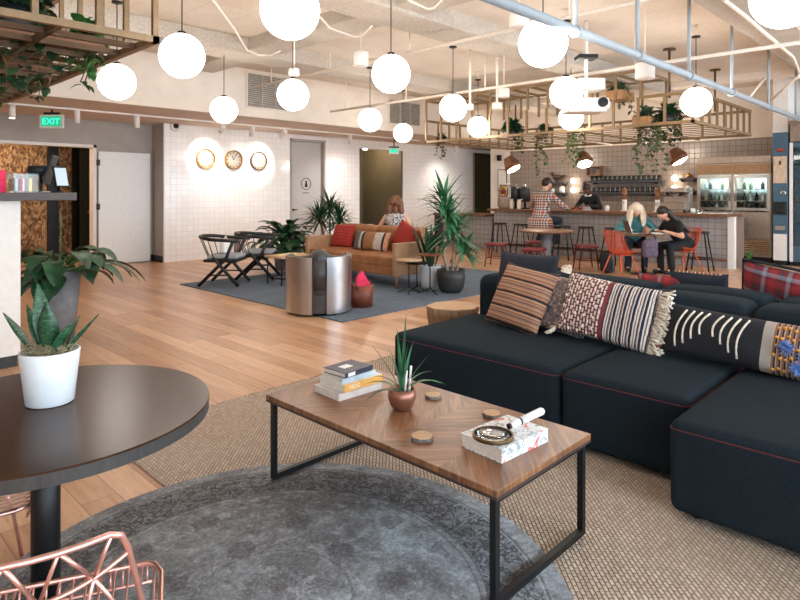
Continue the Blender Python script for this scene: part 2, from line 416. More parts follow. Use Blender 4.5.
m_tableedge = wood('espresso_table_edge', (40, 39, 38), (70, 67, 64), 'z', .5)
def m_sofa_():
    s = N('charcoal_navy_wool'); o = s.obj(); f = s.noise(o, 220, 3); n = s.noise(o, 3, 3)
    c = s.mix(.5, s.ramp(f, [(.3, (12, 19, 24)), (.7, (44, 56, 65))]), s.ramp(n, [(.3, (22, 31, 38)), (.7, (27, 37, 45))]))
    s.bump(f, .4, .003); return s.out(c, .95, 0.0, Specular_IOR_Level=.15)
m_sofa = m_sofa_()
# ================================================================== SETTING
SOF = 2.96; CEI = 3.88
struct('floor', MB().b2(-4.2, 18.2, -4.2, 16.6, -.1, 0), m_floor, 'warm oak plank floor of the lounge')
struct('ceiling', MB().b2(-4.2, 18.2, -4.2, 10.2, CEI, CEI+.12), m_conc, 'beige concrete ceiling over the lounge')
for y in (-1.2, 2.05, 5.25, 8.45):
    struct('ceiling_beam', MB().b2(-4.1, 15.2, y-.3, y+.3, CEI-.24, CEI+.01, .02), m_conc2, 'rough concrete ceiling beam running toward the bar')
struct('ceiling_beam', MB().b2(5.0, 5.5, -4.1, 10.15, CEI-.2, CEI+.01, .02), m_conc2, 'rough concrete cross beam before the clock wall')
struct('ceiling_beam', MB().b2(13.45, 13.85, -4.1, 10.15, CEI-.12, CEI+.01, .02), m_cream, 'pale cross beam above the bar')
struct('ceiling_soffit', MB().b2(-4.2, 18.2, 10.32, 16.6, SOF, SOF+.1), m_soffit, 'lowered soffit in front of the clock wall')
struct('wall_bulkhead', MB().b2(-4.2, 18.2, 10.2, 10.32, SOF, CEI+.12), m_plaster, 'cream bulkhead above the soffit')
WV = 12.47; GV = 13.0
dx0, dx1 = on_y(290, WV)[0], on_y(325, WV)[0]
hx0, hx1 = on_y(360, WV)[0], on_y(402, WV)[0]
nx0, nx1 = on_y(473, WV)[0], on_y(490, WV)[0]
tx0 = on_y(164, WV)[0]
w = MB()
w.b2(tx0, dx0, WV, WV+.3, 0, SOF); w.b2(dx0, dx1, WV, WV+.3, 2.84, SOF); w.b2(dx1, hx0, WV, WV+.3, 0, SOF)
w.b2(hx0, hx1, WV, WV+.3, 2.72, SOF); w.b2(hx1, nx0, WV, WV+.3, 0, SOF); w.b2(nx0, 18.2, WV, WV+.3, 2.84, SOF)
struct('wall_clock_side', w, m_tile_c, 'glossy white tiled wall with three clocks')
struct('wall_return', MB().b2(tx0-.02, tx0, WV, GV+.1, 0, SOF).b2(tx0, tx0+.1, WV+.3, GV+.1, 0, SOF), m_grey_wall, 'grey return beside the white tiled wall')
ox0, ox1 = 1.6, on_y(96, GV)[0]
w = MB(); w.b2(-4.2, ox0, GV, GV+.16, 0, SOF); w.b2(ox1, tx0, GV, GV+.16, 0, SOF); w.b2(ox0, ox1, GV, GV+.16, 2.42, SOF)
struct('wall_entry', w, m_grey_wall, 'grey wall with the open hall doorway')
w = MB(); w.b2(ox1-.06, ox1, GV-.03, GV+.19, 0, 2.46).b2(ox0, ox1, GV-.03, GV+.19, 2.40, 2.46)
struct('trim_1', w, m_white, 'white casing around the hall doorway')
# open door leaf folded back on the grey wall
lx0, lx1 = on_y(98.5, GV-.06)[0], on_y(150, GV-.06)[0]
d = struct('door_1', MB().b2(lx0, lx1, GV-.075, GV-.03, .015, 2.33, .004), m_doorwhite, 'white door leaf folded open against the grey wall')
for z in (.25, 1.2, 2.1): MB().b2(lx0-.03, lx0+.02, GV-.09, GV-.03, z-.06, z+.06).build('hinge', m_black, d)
struct('baseboard_grey', MB().b2(lx1+.01, tx0-.02, GV-.025, GV, 0, .14).b2(tx0-.04, tx0-.02, WV+.01, GV-.025, 0, .14), m_black, 'dark baseboard beside the white door')
# hall behind the doorway
HV = 14.7
struct('wall_hall_bark', MB().b2(-.4, 3.9+.6, HV, HV+.2, 0, SOF), m_osb, 'brown bark clad wall in the hall')
bx = on_y(53.5, HV-.1)[0]
struct('trim_2', MB().b2(bx-.1, bx+.1, HV-.12, HV, 0, 2.6), m_black, 'black post on the bark wall')
struct('wall_hall_side', MB().b2(4.95, 5.1, GV+.16, HV+.2, 0, SOF).b2(-.5, -.4, GV+.16, HV+.2, 0, SOF), m_osb, 'bark clad side of the hall')
ddx0, ddx1 = on_y(80, HV-.05)[0], on_y(97, HV-.05)[0]
d2 = struct('door_2', MB().b2(ddx0, 4.95, HV-.08, HV-.002, 0, 2.6), m_olivedk, 'dark green door at the end of the hall')
MB().ball((ddx0+.17, HV-.11, 1.05), .03).cyl((ddx0+.17, HV-.11, 1.05), (ddx0+.17, HV-.07, 1.05), .015).build('door_handle', m_brass, d2)
# grey service door in the clock wall
f = MB().b2(dx0, dx0+.05, WV-.02, WV+.28, 0, 2.85).b2(dx1-.05, dx1, WV-.02, WV+.28, 0, 2.85).b2(dx0, dx1, WV-.02, WV+.28, 2.79, 2.85)
struct('trim_3', f, m_grey_wall, 'grey metal frame of the service door')
d3 = struct('door_3', MB().b2(dx0+.05, dx1-.05, WV+.12, WV+.17, .01, 2.79), plain('pale_grey_door', (188, 184, 180), .55, var=.02), 'pale grey service door in the tiled wall')
hxp = dx0+.16
MB().cyl((hxp, WV+.12, 1.05), (hxp, WV+.06, 1.05), .025).cyl((hxp, WV+.07, 1.05), (hxp+.12, WV+.07, 1.05), .012).build('door_handle', m_black, d3)
sx = on_y(306, WV+.12)[0]
sg = thing('door_sign', 'round restroom sign on the pale grey service door', 'sign', (sx, WV+.12, 1.71))
MB().tube([(.15*cos(a*pi/16), -.008, .15*sin(a*pi/16)) for a in range(32)], .008, closed=True).build('ring', m_black, sg)
MB().ball((0, -.008, .055), .028, (1, .3, 1)).prism([(-.045, -.08), (.045, -.08), (.02, .03), (-.02, .03)], 0, .01, Matrix.Translation((0, -.004, 0)) @ Matrix.Rotation(pi/2, 4, 'X')).build('figure_icon', m_black, sg)
MB().b2(-.1, .1, -.01, -.001, -.24, -.225).build('caption_bar', m_black, sg)
# olive corridor openings
w = MB(); w.b2(hx0-.1, hx0, WV+.3, 15.6, 0, SOF).b2(hx1, hx1+.1, WV+.3, 15.6, 0, SOF).b2(hx0-.1, hx1+.1, 14.2, 14.3, 0, SOF)
w.b2(hx0-.02, hx0+.04, WV-.01, WV+.31, 0, 2.72); w.b2(hx1-.04, hx1+.02, WV-.01, WV+.31, 0, 2.72)
struct('wall_corridor', w, m_olive, 'olive painted corridor beyond the white tiles')
cx0, cx1 = on_y(368, 14.15)[0], on_y(386, 14.15)[0]
d4 = struct('door_4', MB().b2(cx0, cx1, 14.13, 14.2, 0, 2.6), m_olivemid, 'olive restroom door inside the corridor')
MB().lathe([(.0, 0), (.13, 0), (.13, .01), (0, .01)], n=24).build('round_sign', m_olivedk, d4, ((cx0+cx1)/2+.1, 14.128, 1.72), (pi/2, 0, 0))
MB().box((0, 0, 0), (.3, .02, .3)).build('green_placard', plain('green_placard', (40, 84, 66), .5), d4, (on_y(391, 14.18)[0], 14.185, 1.62))
d5 = struct('door_5', MB().b2(nx0, 18.2, WV+.08, WV+.16, 0, 2.84), plain('olive_glass_door', (66, 64, 44), .12, var=.1), 'dark olive door beside the bar wall')
struct('trim_4', MB().b2(nx0-.01, nx0+.06, WV-.02, WV+.2, 0, 2.84), plain('pale_brass_trim', (178, 150, 112), .5), 'pale edge trim beside the olive door')
# bar wall
BX = 15.25
by1 = on_x(491, BX)[0]; bym = on_x(510, BX)[0]; by0 = on_x(773, BX)[0]
TT = 2.72
struct('wall_bar', MB().b2(BX, BX+.2, by0, bym, 0, TT), m_tile_b, 'grey beige tiled wall behind the bar')
struct('wall_bar_end', MB().b2(BX-.02, BX+.2, bym, by1, 0, CEI), m_white, 'white painted end of the bar wall')
struct('wall_bar_upper', MB().b2(BX-.01, BX+.2, by0, bym, TT, CEI).b2(BX-.05, BX+.2, -4.2, by0, 2.72, CEI).b2(BX-.02, BX+.2, -4.2, by0, 0, 2.72), m_plaster, 'pale painted wall above the bar tiles')
struct('wall_far_corridor', MB().b2(18.0, 18.2, -4.2, 12.9, 0, CEI), m_grey_wall, 'grey corridor wall behind the bar')
struct('wall_reception_side', MB().b2(-4.3, -4.2, -4.2, 16.6, 0, CEI+.1), m_plaster, 'plaster wall behind the reception')
struct('wall_hall_far', MB().b2(-4.2, 18.2, 16.5, 16.6, 0, SOF), m_olive, 'wall closing the corridors')
# window wall (daylight side, behind the viewer's shoulder)
w = MB().b2(-4.2, 18.2, -4.3, -4.15, 0, .35).b2(-4.2, 18.2, -4.3, -4.15, 3.6, CEI+.1)
for i in range(10): w.b2(-4.2+i*2.47, -4.08+i*2.47, -4.3, -4.15, .35, 3.6)
struct('window_1', w, m_white, 'tall window wall on the daylight side')
# ================================================================== CEILING SERVICES
PY, PZ = 2.55, 2.9
t = thing('ceiling_pipe', 'thick pale blue pipe crossing below the ceiling toward the bar', 'pipe', (0, 0, 0))
MB().cyl((1.5, PY, PZ), (BX-.05, PY, PZ), .043, n=20).build('pipe_run', m_pipe, t)
for x in (4.8, 6.1, 7.6, 9.3, 11.3, 13.3):
    MB().cyl((x, PY, PZ), (x, PY, CEI-.02), .022, n=8).tube([(x, PY+0.05*cos(a*pi/8), PZ+.05*sin(a*pi/8)) for a in range(16)], .014, 6, True).build('hanger', m_pipe, t)
for i, (x, z, y0, y1, lab) in enumerate(((8.06, 3.2, .8, 9.9, 'long cream conduit hung above the front edge of the bar cage'), (6.25, 3.5, .5, 10.1, 'thin cream conduit high above the sofas'))):
    t = thing('ceiling_conduit', lab, 'pipe')
    MB().cyl((x, y0, z), (x, y1, z), .024-.004*i, n=10).build('conduit_run', m_cream, t)
    for y in (1.5, 3.4, 5.9, 7.7, 9.4): MB().cyl((x, y, z), (x, y, CEI-.1), .01, n=6).build('hanger', m_cream, t)
def bent_pipe(pts, r, lab, m=m_cream): return props(MB().tube(pts, r, 8).build('conduit', m), lab, 'pipe')
a = at(213, 0, 3.6); 
pp = [at(213, 0, 3.62), at(235, 30, 3.62), at(247, 50, 3.62), at(258, 55, 3.62), at(272, 55, 3.62), at(280, 51, 3.64)]
bent_pipe(pp, .014, 'bent white conduit beside the large globe by the clock wall')
pp = [at(320, 17, 3.62), at(330, 28, 3.62), at(355, 37, 3.62), at(362, 36, 3.62), at(372, 26, 3.66)]
bent_pipe(pp, .013, 'short bent white conduit touching the largest globe')
pp = [at(408, 0, 3.6), at(428, 9, 3.6), at(434, 8, 3.6), at(442, 0, 3.62)]
bent_pipe(pp, .012, 'bent white conduit at the top edge above the lounge')
pp = [at(724, 0, 3.6), at(745, 16, 3.6), at(793, 57, 3.6), at(799, 72, 3.5), at(700, 102, 3.2)]
bent_pipe(pp[:4], .024, 'cream pipe along the rough beam edge by the pipe end')
bent_pipe([at(800, 75, 3.3), at(762, 108, 3.0)], .022, 'slanting white brace below the thick pale pipe')
bent_pipe([at(765, 78, 3.4), at(746, 101, 3.0)], .022, 'short slanting brace above the end of the cage')
# pendant speakers
def ceil_can(px, py, z, r, h, lab, rod=.012, cap=m_white):
    p = at(px, py, z); o = thing('ceiling_speaker', lab, 'speaker', p, 0, 'white canister fittings under the ceiling')
    MB().lathe([(0, -h/2), (r*.95, -h/2), (r, -h/2+.01), (r, h/2-.01), (r*.9, h/2), (0, h/2)], n=24).build('canister', cap, o)
    MB().cyl((0, 0, h/2), (0, 0, CEI-z-.01), rod, n=8).build('hanging_rod', m_cream, o); return o
ceil_can(361, 59, 3.35, .105, .2, 'white cylinder speaker between two globes before the bulkhead', .006)
ceil_can(519, 18, 3.35, .105, .19, 'white cylinder speaker beside the globe behind the pale pipe', .006)
ceil_can(645, 71, 3.05, .12, .2, 'white cylinder speaker below the pale pipe above the planters', .006)
ceil_can(504, 93, 3.05, .085, .14, 'small white cylinder speaker in front of the cage', .006)
ceil_can(294, 72, 3.15, .075, .09, 'white sprinkler fitting on a rod over the middle globe')
ceil_can(497, 106, 2.9, .085, .11, 'white sensor on a thick rod in front of the cage', .02)
ceil_can(470, 107, 2.9, .06, .1, 'white sensor touching the globe before the cage', .02)
def plate(px, py, z, lab):
    p = at(px, py, z)
# vent grilles on the bulkhead
for px0, px1, z0, z1, lab in ((247, 288, 3.16, 3.8, 'grey air grille behind the globe on the bulkhead'), (389, 419, 3.16, 3.7, 'grey air grille beside the hanging cage on the bulkhead')):
    x0, x1 = on_y(px0, 10.2)[0], on_y(px1, 10.2)[0]
    t = thing('vent_grille', lab, 'vent', ((x0+x1)/2, 10.2, z0)); hw = (x1-x0)/2; hh = z1-z0
    MB().b2(-hw, hw, -.012, -.002, 0, hh).build('backing', plain('grille_back', (140, 132, 124), .6), t)
    s_ = MB()
    for i in range(16): s_.box((0, -.03, hh*(i+.5)/16), (hw*2, .03, .006), rx=.5)
    for k in (-.33, .33): s_.b2(hw*k-.008, hw*k+.008, -.045, -.012, 0, hh)
    s_.build('louvres', plain('grille_slats', (186, 176, 166), .5), t)
    MB().b2(-hw-.03, -hw, -.03, -.001, -.03, hh+.03).b2(hw, hw+.03, -.03, -.001, -.03, hh+.03).b2(-hw, hw, -.03, -.001, -.03, 0).b2(-hw, hw, -.03, -.001, hh, hh+.03).build('rim', m_plaster, t)
# globe pendants
globes = [(290, 10, 'largest glowing globe pendant, cut off by the top of the photo'), (182, 56, 'big globe pendant beside the corner of the planted reception cage'),
 (117, 82, 'globe pendant right under the planted reception cage edge'), (224, 110, 'globe pendant in front of the tiles above the middle clock'),
 (293, 95, 'globe pendant covering the bulkhead grille, under the largest globe'), (391, 74, 'globe pendant over the brown sofa, larger of the three around it'),
 (370, 120, 'small globe pendant above the olive corridor opening'), (403, 133, 'smallest globe pendant, beside the second green exit sign'),
 (453, 108, 'globe pendant at the outer end of the bar cage with sensor touching it'), (478, 127, 'small globe pendant in front of the bar cage by the sensor rod'),
 (543, 43, 'big globe pendant whose top is crossed by the thick pale pipe'), (566, 93, 'globe pendant hanging beside the white projector'),
 (571, 118, 'globe pendant partly hidden below the white projector'), (696, 102, 'globe pendant under the pale pipe at the planted cage end'),
 (785, -4, 'globe pendant cut off by the upper corner over the plaid pillow')]
g0 = None
for px, py, lab in globes:
    p = at(px, py, 2.785)
    if g0 is None:
        g0 = thing('globe_pendant', lab, 'lamp', p, 0, 'white globe pendants')
        MB().ball((0, 0, 0), .208, sub=4).build('globe_shade', m_globe, g0)
        MB().cyl((0, 0, .2), (0, 0, .23), .04, n=16).build('socket_cap', m_black, g0)
        MB().cyl((0, 0, .225), (0, 0, .94), .006, n=6).build('cord', m_black, g0)
        MB().lathe([(0, .92), (.06, .92), (.06, .94), (0, .94)], n=18).build('canopy', m_black, g0)
        MB().cyl((0, 0, .94), (0, 0, CEI-2.785-.005), .008, n=6).build('stem_rod', m_cream, g0)
    else: dup(g0, lab, p)
# projector
pj = thing('projector', 'white ceiling projector with dark lens beside a globe', 'projector', dep(586, 8.35, hz(104, 8.35)), -pi/4)
MB().b2(-.26, .26, -.22, .22, -.1, .06, .03).build('housing', m_white, pj)
MB().b2(-.3, .22, -.2, .2, -.13, -.1, .01).build('tray', m_white, pj)
MB().cyl((.15, -.20, -.01), (.15, -.27, -.01), .065, n=20).build('lens', m_screen, pj)
MB().cyl((.0, 0, .06), (.0, 0, CEI-pj.location.z-.005), .028, n=10).build('mount_pole', m_white, pj)
MB().b2(-.13, .13, -.12, .12, .62, .67).build('mount_bracket', m_black, pj)
MB().b2(-.16, .22, -.16, .2, .18, .34, .02).build('mount_box', m_white, pj)
# ------------------------------------------------------------------ hanging cages
def cage(name, lab, x0, x1, y0, y1, z0, z1, nx, ny, slat_axis, upper=None, side='near'):
    t = thing(name, lab, 'planter frame', (x0, y0, z0)); L, W, Hh = x1-x0, y1-y0, z1-z0; r = .024
    fr = MB()
    for z in (0, Hh):
        for y in (0, W): fr.b2(-r, L+r, y-r, y+r, z-r, z+r)
        for x in (0, L): fr.b2(x-r, x+r, -r, (upper[0]-y0 if upper and z and not x else W)+r, z-r, z+r)
    fr.build('tube_frame', m_brass, t)
    for i in range(nx+1):
        for y in (0, W): MB().b2(L*i/nx-r*.8, L*i/nx+r*.8, y-r*.8, y+r*.8, 0, Hh).build('post', m_brass, t)
    for i in range(1, ny):
        for x in (0, L): MB().b2(x-r*.8, x+r*.8, W*i/ny-r*.8, W*i/ny+r*.8, 0, Hh).build('post', m_brass, t)
    sl = MB()
    if slat_axis == 'y':
        k = int(L/.33)
        for i in range(1, k): sl.b2(L*i/k-.012, L*i/k+.012, 0, W, -.015, .0)
        for i in range(1, 6): sl.b2(0, L, W*i/6-.02, W*i/6+.02, -.05, -.02)
    else:
        k = int(W/.3)
        for i in range(1, k): sl.b2(0, L, W*i/k-.02, W*i/k+.02, -.02, .02)
        for i in range(1, 5): sl.b2(L*i/5-.02, L*i/5+.02, 0, W, -.02, .02)
    sl.build('slat_lattice', m_brass if slat_axis == 'y' else m_dkbrass, t)
    if upper:
        ya, yb, dx, dh = upper; up = MB()
        for z in (Hh+dh,):
            for x in (0, dx): up.b2(x-r, x+r, ya-y0, yb-y0, z-r, z+r)
        n = int((yb-ya)/.42)
        for i in range(n+1):
            y = ya-y0+(yb-ya)*i/n
            up.b2(0, dx, y-r*.8, y+r*.8, Hh+dh-r, Hh+dh+r)
            for x in (0, dx): up.b2(x-r*.8, x+r*.8, y-r*.8, y+r*.8, Hh, Hh+dh)
        up.build('upper_tier', m_brass, t)
    zz = Hh+(upper[3] if upper else 0)
    for x, y in ((.4, .5), (.4, W-.5), (L-.4, .5), (L-.4, W-.5)):
        MB().cyl((x, y, Hh), (x, y, CEI-z0-.003), .02, n=8).lathe([(0, CEI-z0-.03), (.1, CEI-z0-.03), (.1, CEI-z0-.004), (0, CEI-z0-.004)], (x, y, 0), 16).build('hanging_post', m_dkbrass, t)
    return t
C1 = (9.85, 13.0, 3.25, 8.8, 2.6)
cage('planter_cage', 'long bronze tube cage with trailing plants hanging over the bar', C1[0], C1[1], C1[2], C1[3], C1[4], 3.06, 8, 13, 'y', upper=(4.06, 8.8, 1.1, .44))
C2 = (-1.2, 1.87, 4.3, 8.5, 2.6)
c2 = cage('planter_cage', 'bronze tube cage with dark vines hanging over the reception', C2[0], C2[1], C2[2], C2[3], C2[4], 3.4, 8, 8, 'x')
for k, (xa, xb, ya, yb) in enumerate(((.2, 1.78, 5.0, 5.4), (.1, 1.78, 6.3, 6.75), (.2, 1.78, 7.5, 7.9))):
    MB().b2(xa-C2[0], xb-C2[0], ya-C2[2], yb-C2[2], .03, .07).build('shelf_board', wood('cage_board%d' % k, (120, 78, 50), (150, 100, 66)), c2)
# planters + trailing plants in the cages
def rnd(a, b): return a+(b-a)*RN.random()
def bush(mb, c, rx, rz, n, L, W, droop=.6):
    for i in range(n):
        a = rnd(0, 2*pi); e = rnd(-.2, 1.3); d = V((cos(a)*cos(e), sin(a)*cos(e), sin(e)))
        p = V(c)+V((d.x*rx*rnd(0, .8), d.y*rx*rnd(0, .8), d.z*rz*rnd(0, .7)))
        mb.leaf(p, d, L*rnd(.7, 1.2), W*rnd(.7, 1.2), droop, 4)
def strand(mb, st, p, L, n, lw, sway=.06):
    p = V(p); pts = [p.copy()]; a = rnd(0, 6.28); o = V((cos(a), sin(a), 0))*.07; p = p+o; pts.append(p.copy())
    for i in range(n):
        p = p+V((rnd(-sway, sway), rnd(-sway, sway), -L/n)); pts.append(p.copy())
        for k in range(2):
            b = rnd(0, 6.28); mb.leaf(p, (cos(b), sin(b), rnd(-.5, .4)), lw*1.35*rnd(.7, 1.2), lw*rnd(.7, 1.1), .9, 4)
    st.tube(pts, .005, 4)
def cage_plant(lab, x, y, z, boxm, size, nb, nst, Ls, lw, mat, box=True, L=.09):
    t = thing('trailing_plant', lab, 'plant', (x, y, z), 0, 'plants in the hanging cages')
    fo, st = MB(), MB()
    bush(fo, (0, 0, size*.9), size*1.1, size*1.0, nb, L*1.3, L, .8)
    for i in range(nst):
        a = rnd(0, 6.28); strand(fo, st, (cos(a)*size*.7, sin(a)*size*.7, size*.9), rnd(Ls*.5, Ls), max(4, int(Ls/.09)), lw)
    fo.build('foliage', mat, t)
    if nst: st.build('stem', m_stem, t)
    if box: MB().b2(-size*1.3, size*1.3, -size*.8, size*.8, 0, size*.85, .006).build('planter_box', boxm, t)
    else: MB().lathe([(0, 0), (size*.55, 0), (size*.75, size*.9), (size*.66, size*.9), (size*.6, size*.8), (0, size*.8)], n=18).build('pot', boxm, t)
    return t
m_pbox = plain('tan_planter_wood', (166, 122, 80), .6, var=.08)
zb = C1[4]+.001
fx = C1[0]+.3
def cy(px, x): return on_x(px, x)[0]
cage_plant('spreading fern in the bar cage beside the two sensor rods', fx, cy(512, fx), zb, m_blackpot, .17, 150, 3, .5, .07, m_green, False, .12)
cage_plant('small dark vine in the bar cage behind the touching globe', fx, cy(442, fx), zb, m_blackpot, .1, 40, 3, .55, .06, m_green, False)
cage_plant('leafy vine trailing low from the bar cage under the projector', fx, cy(575, fx), zb, m_blackpot, .12, 50, 5, .75, .07, m_green2, False)
cage_plant('low creeping plant in the cage just past the hidden globe', fx, cy(545, fx), zb, m_blackpot, .1, 50, 2, .4, .06, m_green, False)
cage_plant('variegated plant in the high tan box of the bar cage', fx+.15, cy(620, fx+.15), 3.108, m_pbox, .19, 90, 4, .35, .07, m_green3, True)
cage_plant('grey green plant spilling long strands from the lower tan box', fx, cy(646, fx), zb, m_pbox, .18, 110, 9, .95, .08, m_green3, True)
cage_plant('dense dark bush in the cage beside the globe near the cage end', fx+.15, cy(668, fx+.15), zb, m_blackpot, .2, 170, 5, .6, .08, m_green, False, .11)
cage_plant('thin vine dangling in front of the grey bar tiles', 11.4, cy(540, 11.4), zb, m_blackpot, .1, 40, 4, .9, .06, m_green2, False)
# reception cage plants
z2 = C2[4]+.0725
def cp2(px, Y, lab, **k):
    p = dep(px, Y, z2)
    return cage_plant(lab, p.x, p.y, z2, **k)
cage_plant('dense dark vine at the top of the reception cage', 1.2, 5.2, z2, m_blackpot, .22, 200, 6, .6, .1, m_green, False, .12)
cage_plant('vine with heart leaves trailing below the reception cage', 1.68, 5.22, z2, m_blackpot, .12, 46, 8, .42, .08, m_green2, False, .11)
cage_plant('trailing ivy hanging at the far end of the reception cage', 1.66, 6.52, z2, m_blackpot, .12, 50, 6, .4, .075, m_green, False, .1)
cage_plant('pale vine at the cage end above the exit sign', 1.6, 7.7, z2, m_blackpot, .12, 40, 4, .42, .07, m_green2, False, .1)
cage_plant('dark vine deep inside the reception cage near its boards', .5, 6.52, z2, m_blackpot, .16, 110, 6, .7, .1, m_green, False, .11)
cage_plant('dark vine on the first board of the reception cage', .5, 5.2, z2, m_blackpot, .18, 120, 5, .45, .1, m_green, False, .11)
# ------------------------------------------------------------------ exit signs, spots, clocks, camera
def text(name, body, size, mat, parent, loc, rot, ext=.002):
    c = bpy.data.curves.new(name, 'FONT'); c.body = body; c.size = size; c.extrude = ext; c.align_x = 'CENTER'; c.align_y = 'CENTER'
    o = bpy.data.objects.new(name, c); COL.objects.link(o); c.materials.append(mat); o.parent = parent; o.location = loc; o.rotation_euler = rot
    dg = bpy.context.evaluated_depsgraph_get(); me = bpy.data.meshes.new_from_object(o.evaluated_get(dg)); me.name = name
    m = bpy.data.objects.new(name, me); COL.objects.link(m); m.parent = parent; m.location = loc; m.rotation_euler = rot
    bpy.data.objects.remove(o); m.name = name
    return m
m_exg = glow('exit_green', (60, 190, 140), .55); m_exw = glow('exit_letter', (60, 255, 190), 1.3)
def exit_sign(px, py, Y, wdt, lab, rz):
    p = dep(px, Y, hz(py, Y)); t = thing('exit_sign', lab, 'sign', p, rz); h = wdt*.6
    MB().b2(-wdt/2, wdt/2, -.03, .03, -h/2, h/2, .008).build('casing', m_white, t)
    MB().b2(-wdt/2+.03, wdt/2-.03, -.034, -.0305, -h/2+.03, h/2-.03).build('lit_panel', m_exg, t)
    text('lettering', 'EXIT', h*.62, m_exw, t, (0, -.038, -.005), (pi/2, 0, 0))
    MB().b2(-.13, .13, -.03, .03, h/2, h/2+.04).cyl((0, 0, h/2+.02), (0, 0, SOF-p.z-.001), .015).build('mount', m_black, t)
exit_sign(52, 121.5, 10.6, .40, 'green lit exit sign hanging by the hall doorway', -pi/4+.05)
exit_sign(394, 151, 15.6, .26, 'small green exit sign by the olive corridor opening', -pi/4)
def spot(x, y, lab, tgt=None, zt=SOF, lit=False):
    t = thing('track_spotlight', lab, 'spotlight', (x, y, zt), 0, 'white spotlights under the soffit')
    MB().cyl((0, 0, 0), (0, 0, -.09), .015).build('arm', m_white, t)
    d = (V(tgt)-V((x, y, zt-.12))).normalized() if tgt else V((0, 0, -1))
    c = V((0, 0, -.14)); MB().cyl(c-d*.11, c+d*.11, .05, n=18).build('can', m_white, t)
    MB().cyl(c+d*.1105, c+d*.1125, .04, n=18).build('bulb', m_lampglow if lit else m_white, t); return c+d*.13+t.location, d
def pt(px, y): return on_y(px, y)[0]
tr = thing('light_track', 'white lighting track under the soffit edge', 'track', (0, 11.4, SOF))
MB().b2(.8, 12.5, -.02, .02, -.03, -.001).build('rail', m_white, tr)
spots = []
clockx = [pt(205, WV), pt(233, WV), pt(258, WV)]
for px, lab in ((77, 'white spotlight can nearest the exit sign'), (137, 'white spotlight can above the open white door')): spot(pt(px, 11.4), 11.4, lab)
for i, (px, tg, lab) in enumerate(((222, clockx[0], 'white spotlight aimed at the first gold clock'), (283, clockx[2], 'white spotlight aimed at the third clock by the service door'))):
    spots.append(spot(pt(px, 11.4), 11.4, lab, (tg, WV, 2.3), lit=True))
spot(pt(12, 11.4), 11.4, 'lit spotlight at the hall end of the track', lit=True)
washes = [spot(pt(350, 11.4), 11.4, 'white spotlight above the corridor opening', (pt(345, WV), WV, .3), lit=True)]
washes.append(spot(pt(456, 11.6), 11.6, 'white spotlight over the tiles beside the hanging cage', (pt(440, WV), WV, .3), lit=True))
washes.append(spot(pt(252, 11.4), 11.4, 'white spotlight between the two aimed at the clocks', (pt(235, WV), WV, .2), lit=True))
m_cface = plain('clock_face', (222, 212, 196), .5, var=.03)
m_gold = plain('gold_rim', (190, 140, 70), .3, .9)
for i, (x, py, rimm, lab) in enumerate(((clockx[0], 159, m_gold, 'first round gold clock, nearest the grey corner'), (clockx[1], 160, m_gold, 'middle round clock with many marks between the other two'), (clockx[2], 161, m_dkbrass, 'third round clock with dark rim nearest the service door'))):
    Y = SA*x+CA*WV; z = hz(py, Y)
    t = thing('wall_clock', lab, 'clock', (x, WV, z), 0, 'three wall clocks'); rx = (pi/2, 0, 0)
    MB().lathe([(.20, 0), (.222, 0), (.222, .07), (.204, .07), (.2, .03)], n=40).build('rim', rimm, t, (0, 0, 0), rx)
    MB().lathe([(0, .025), (.2, .025), (.2, .001)], n=40).build('dial', m_cface, t, (0, 0, 0), rx)
    mk = MB()
    for k in range(12): mk.box((.165*cos(k*pi/6), -.03, .165*sin(k*pi/6)), (.035, .006, .012), ry=-k*pi/6)
    mk.build('hour_marks', m_black, t)
    for L, a, wd in ((.1, (.6, 2.0, -1.0)[i], .016), (.15, (1.9, 1.1, .3)[i], .011)):
        MB().box((L/2*cos(a), -.036, L/2*sin(a)), (L, .004, wd), ry=-a).build('hand', m_black, t)
Yc = on_y(175, WV)[1]
t = thing('security_camera', 'small round security camera high on the white tiles', 'camera', (pt(175, WV), WV, hz(126, Yc)))
MB().lathe([(0, 0), (.12, 0), (.11, .04), (0, .05)], n=24).build('housing', m_white, t, rot=(pi/2, 0, 0))
MB().ball((0, -.05, 0), .06, sub=3).build('dome', m_screen, t)
# ================================================================== BAR
FX = 12.9; TOPZ = 1.07
yE = on_x(728, FX)[0]; yL = on_x(494, FX)[0]; yLL = yL+1.75
t = thing('bar_counter', 'long tiled bar counter with a brown wooden top', 'bar counter', (FX, 0, 0))
MB().b2(0, .62, yE, yL, 0, TOPZ-.06).build('tiled_front', m_tile_f, t)
MB().b2(-.24, .72, yE-.06, yL+.06, TOPZ-.055, TOPZ, .006).build('wooden_top', m_barwood, t)
MB().b2(-.07, .0, yE, yL, .16, .2).cyl((-.06, yE, .18), (-.06, yL, .18), .0201, n=8).build('foot_rail', m_barwood, t)
MB().b2(-.03, .1, yE-.12, yE-.001, 0, TOPZ-.06).build('end_panel', m_white, t)
t = thing('low_counter', 'lower wooden counter section at the far end of the bar', 'counter', (FX, 0, 0))
MB().b2(0, .6, yL+.08, yLL, 0, .86).build('tiled_front', m_tile_f, t)
MB().b2(-.3, .64, yL+.075, yLL+.1, .8605, .92, .005).build('wooden_top', m_barwood, t)
MB().b2(-.28, -.02, yLL-.02, yLL+.06, 0, .86).build('side_leg', m_dkwood, t)
t = thing('bar_gate', 'pale pink oak boards closing the end of the bar', 'panel', (FX+.12, yE-.06, 0))
MB().b2(0, .62, -.03, .03, .0, .955).build('board_panel', m_palewood, t)
MB().b2(-.0, .64, -.035, .04, .9555, .975).build('cap_rail', m_palewood, t)
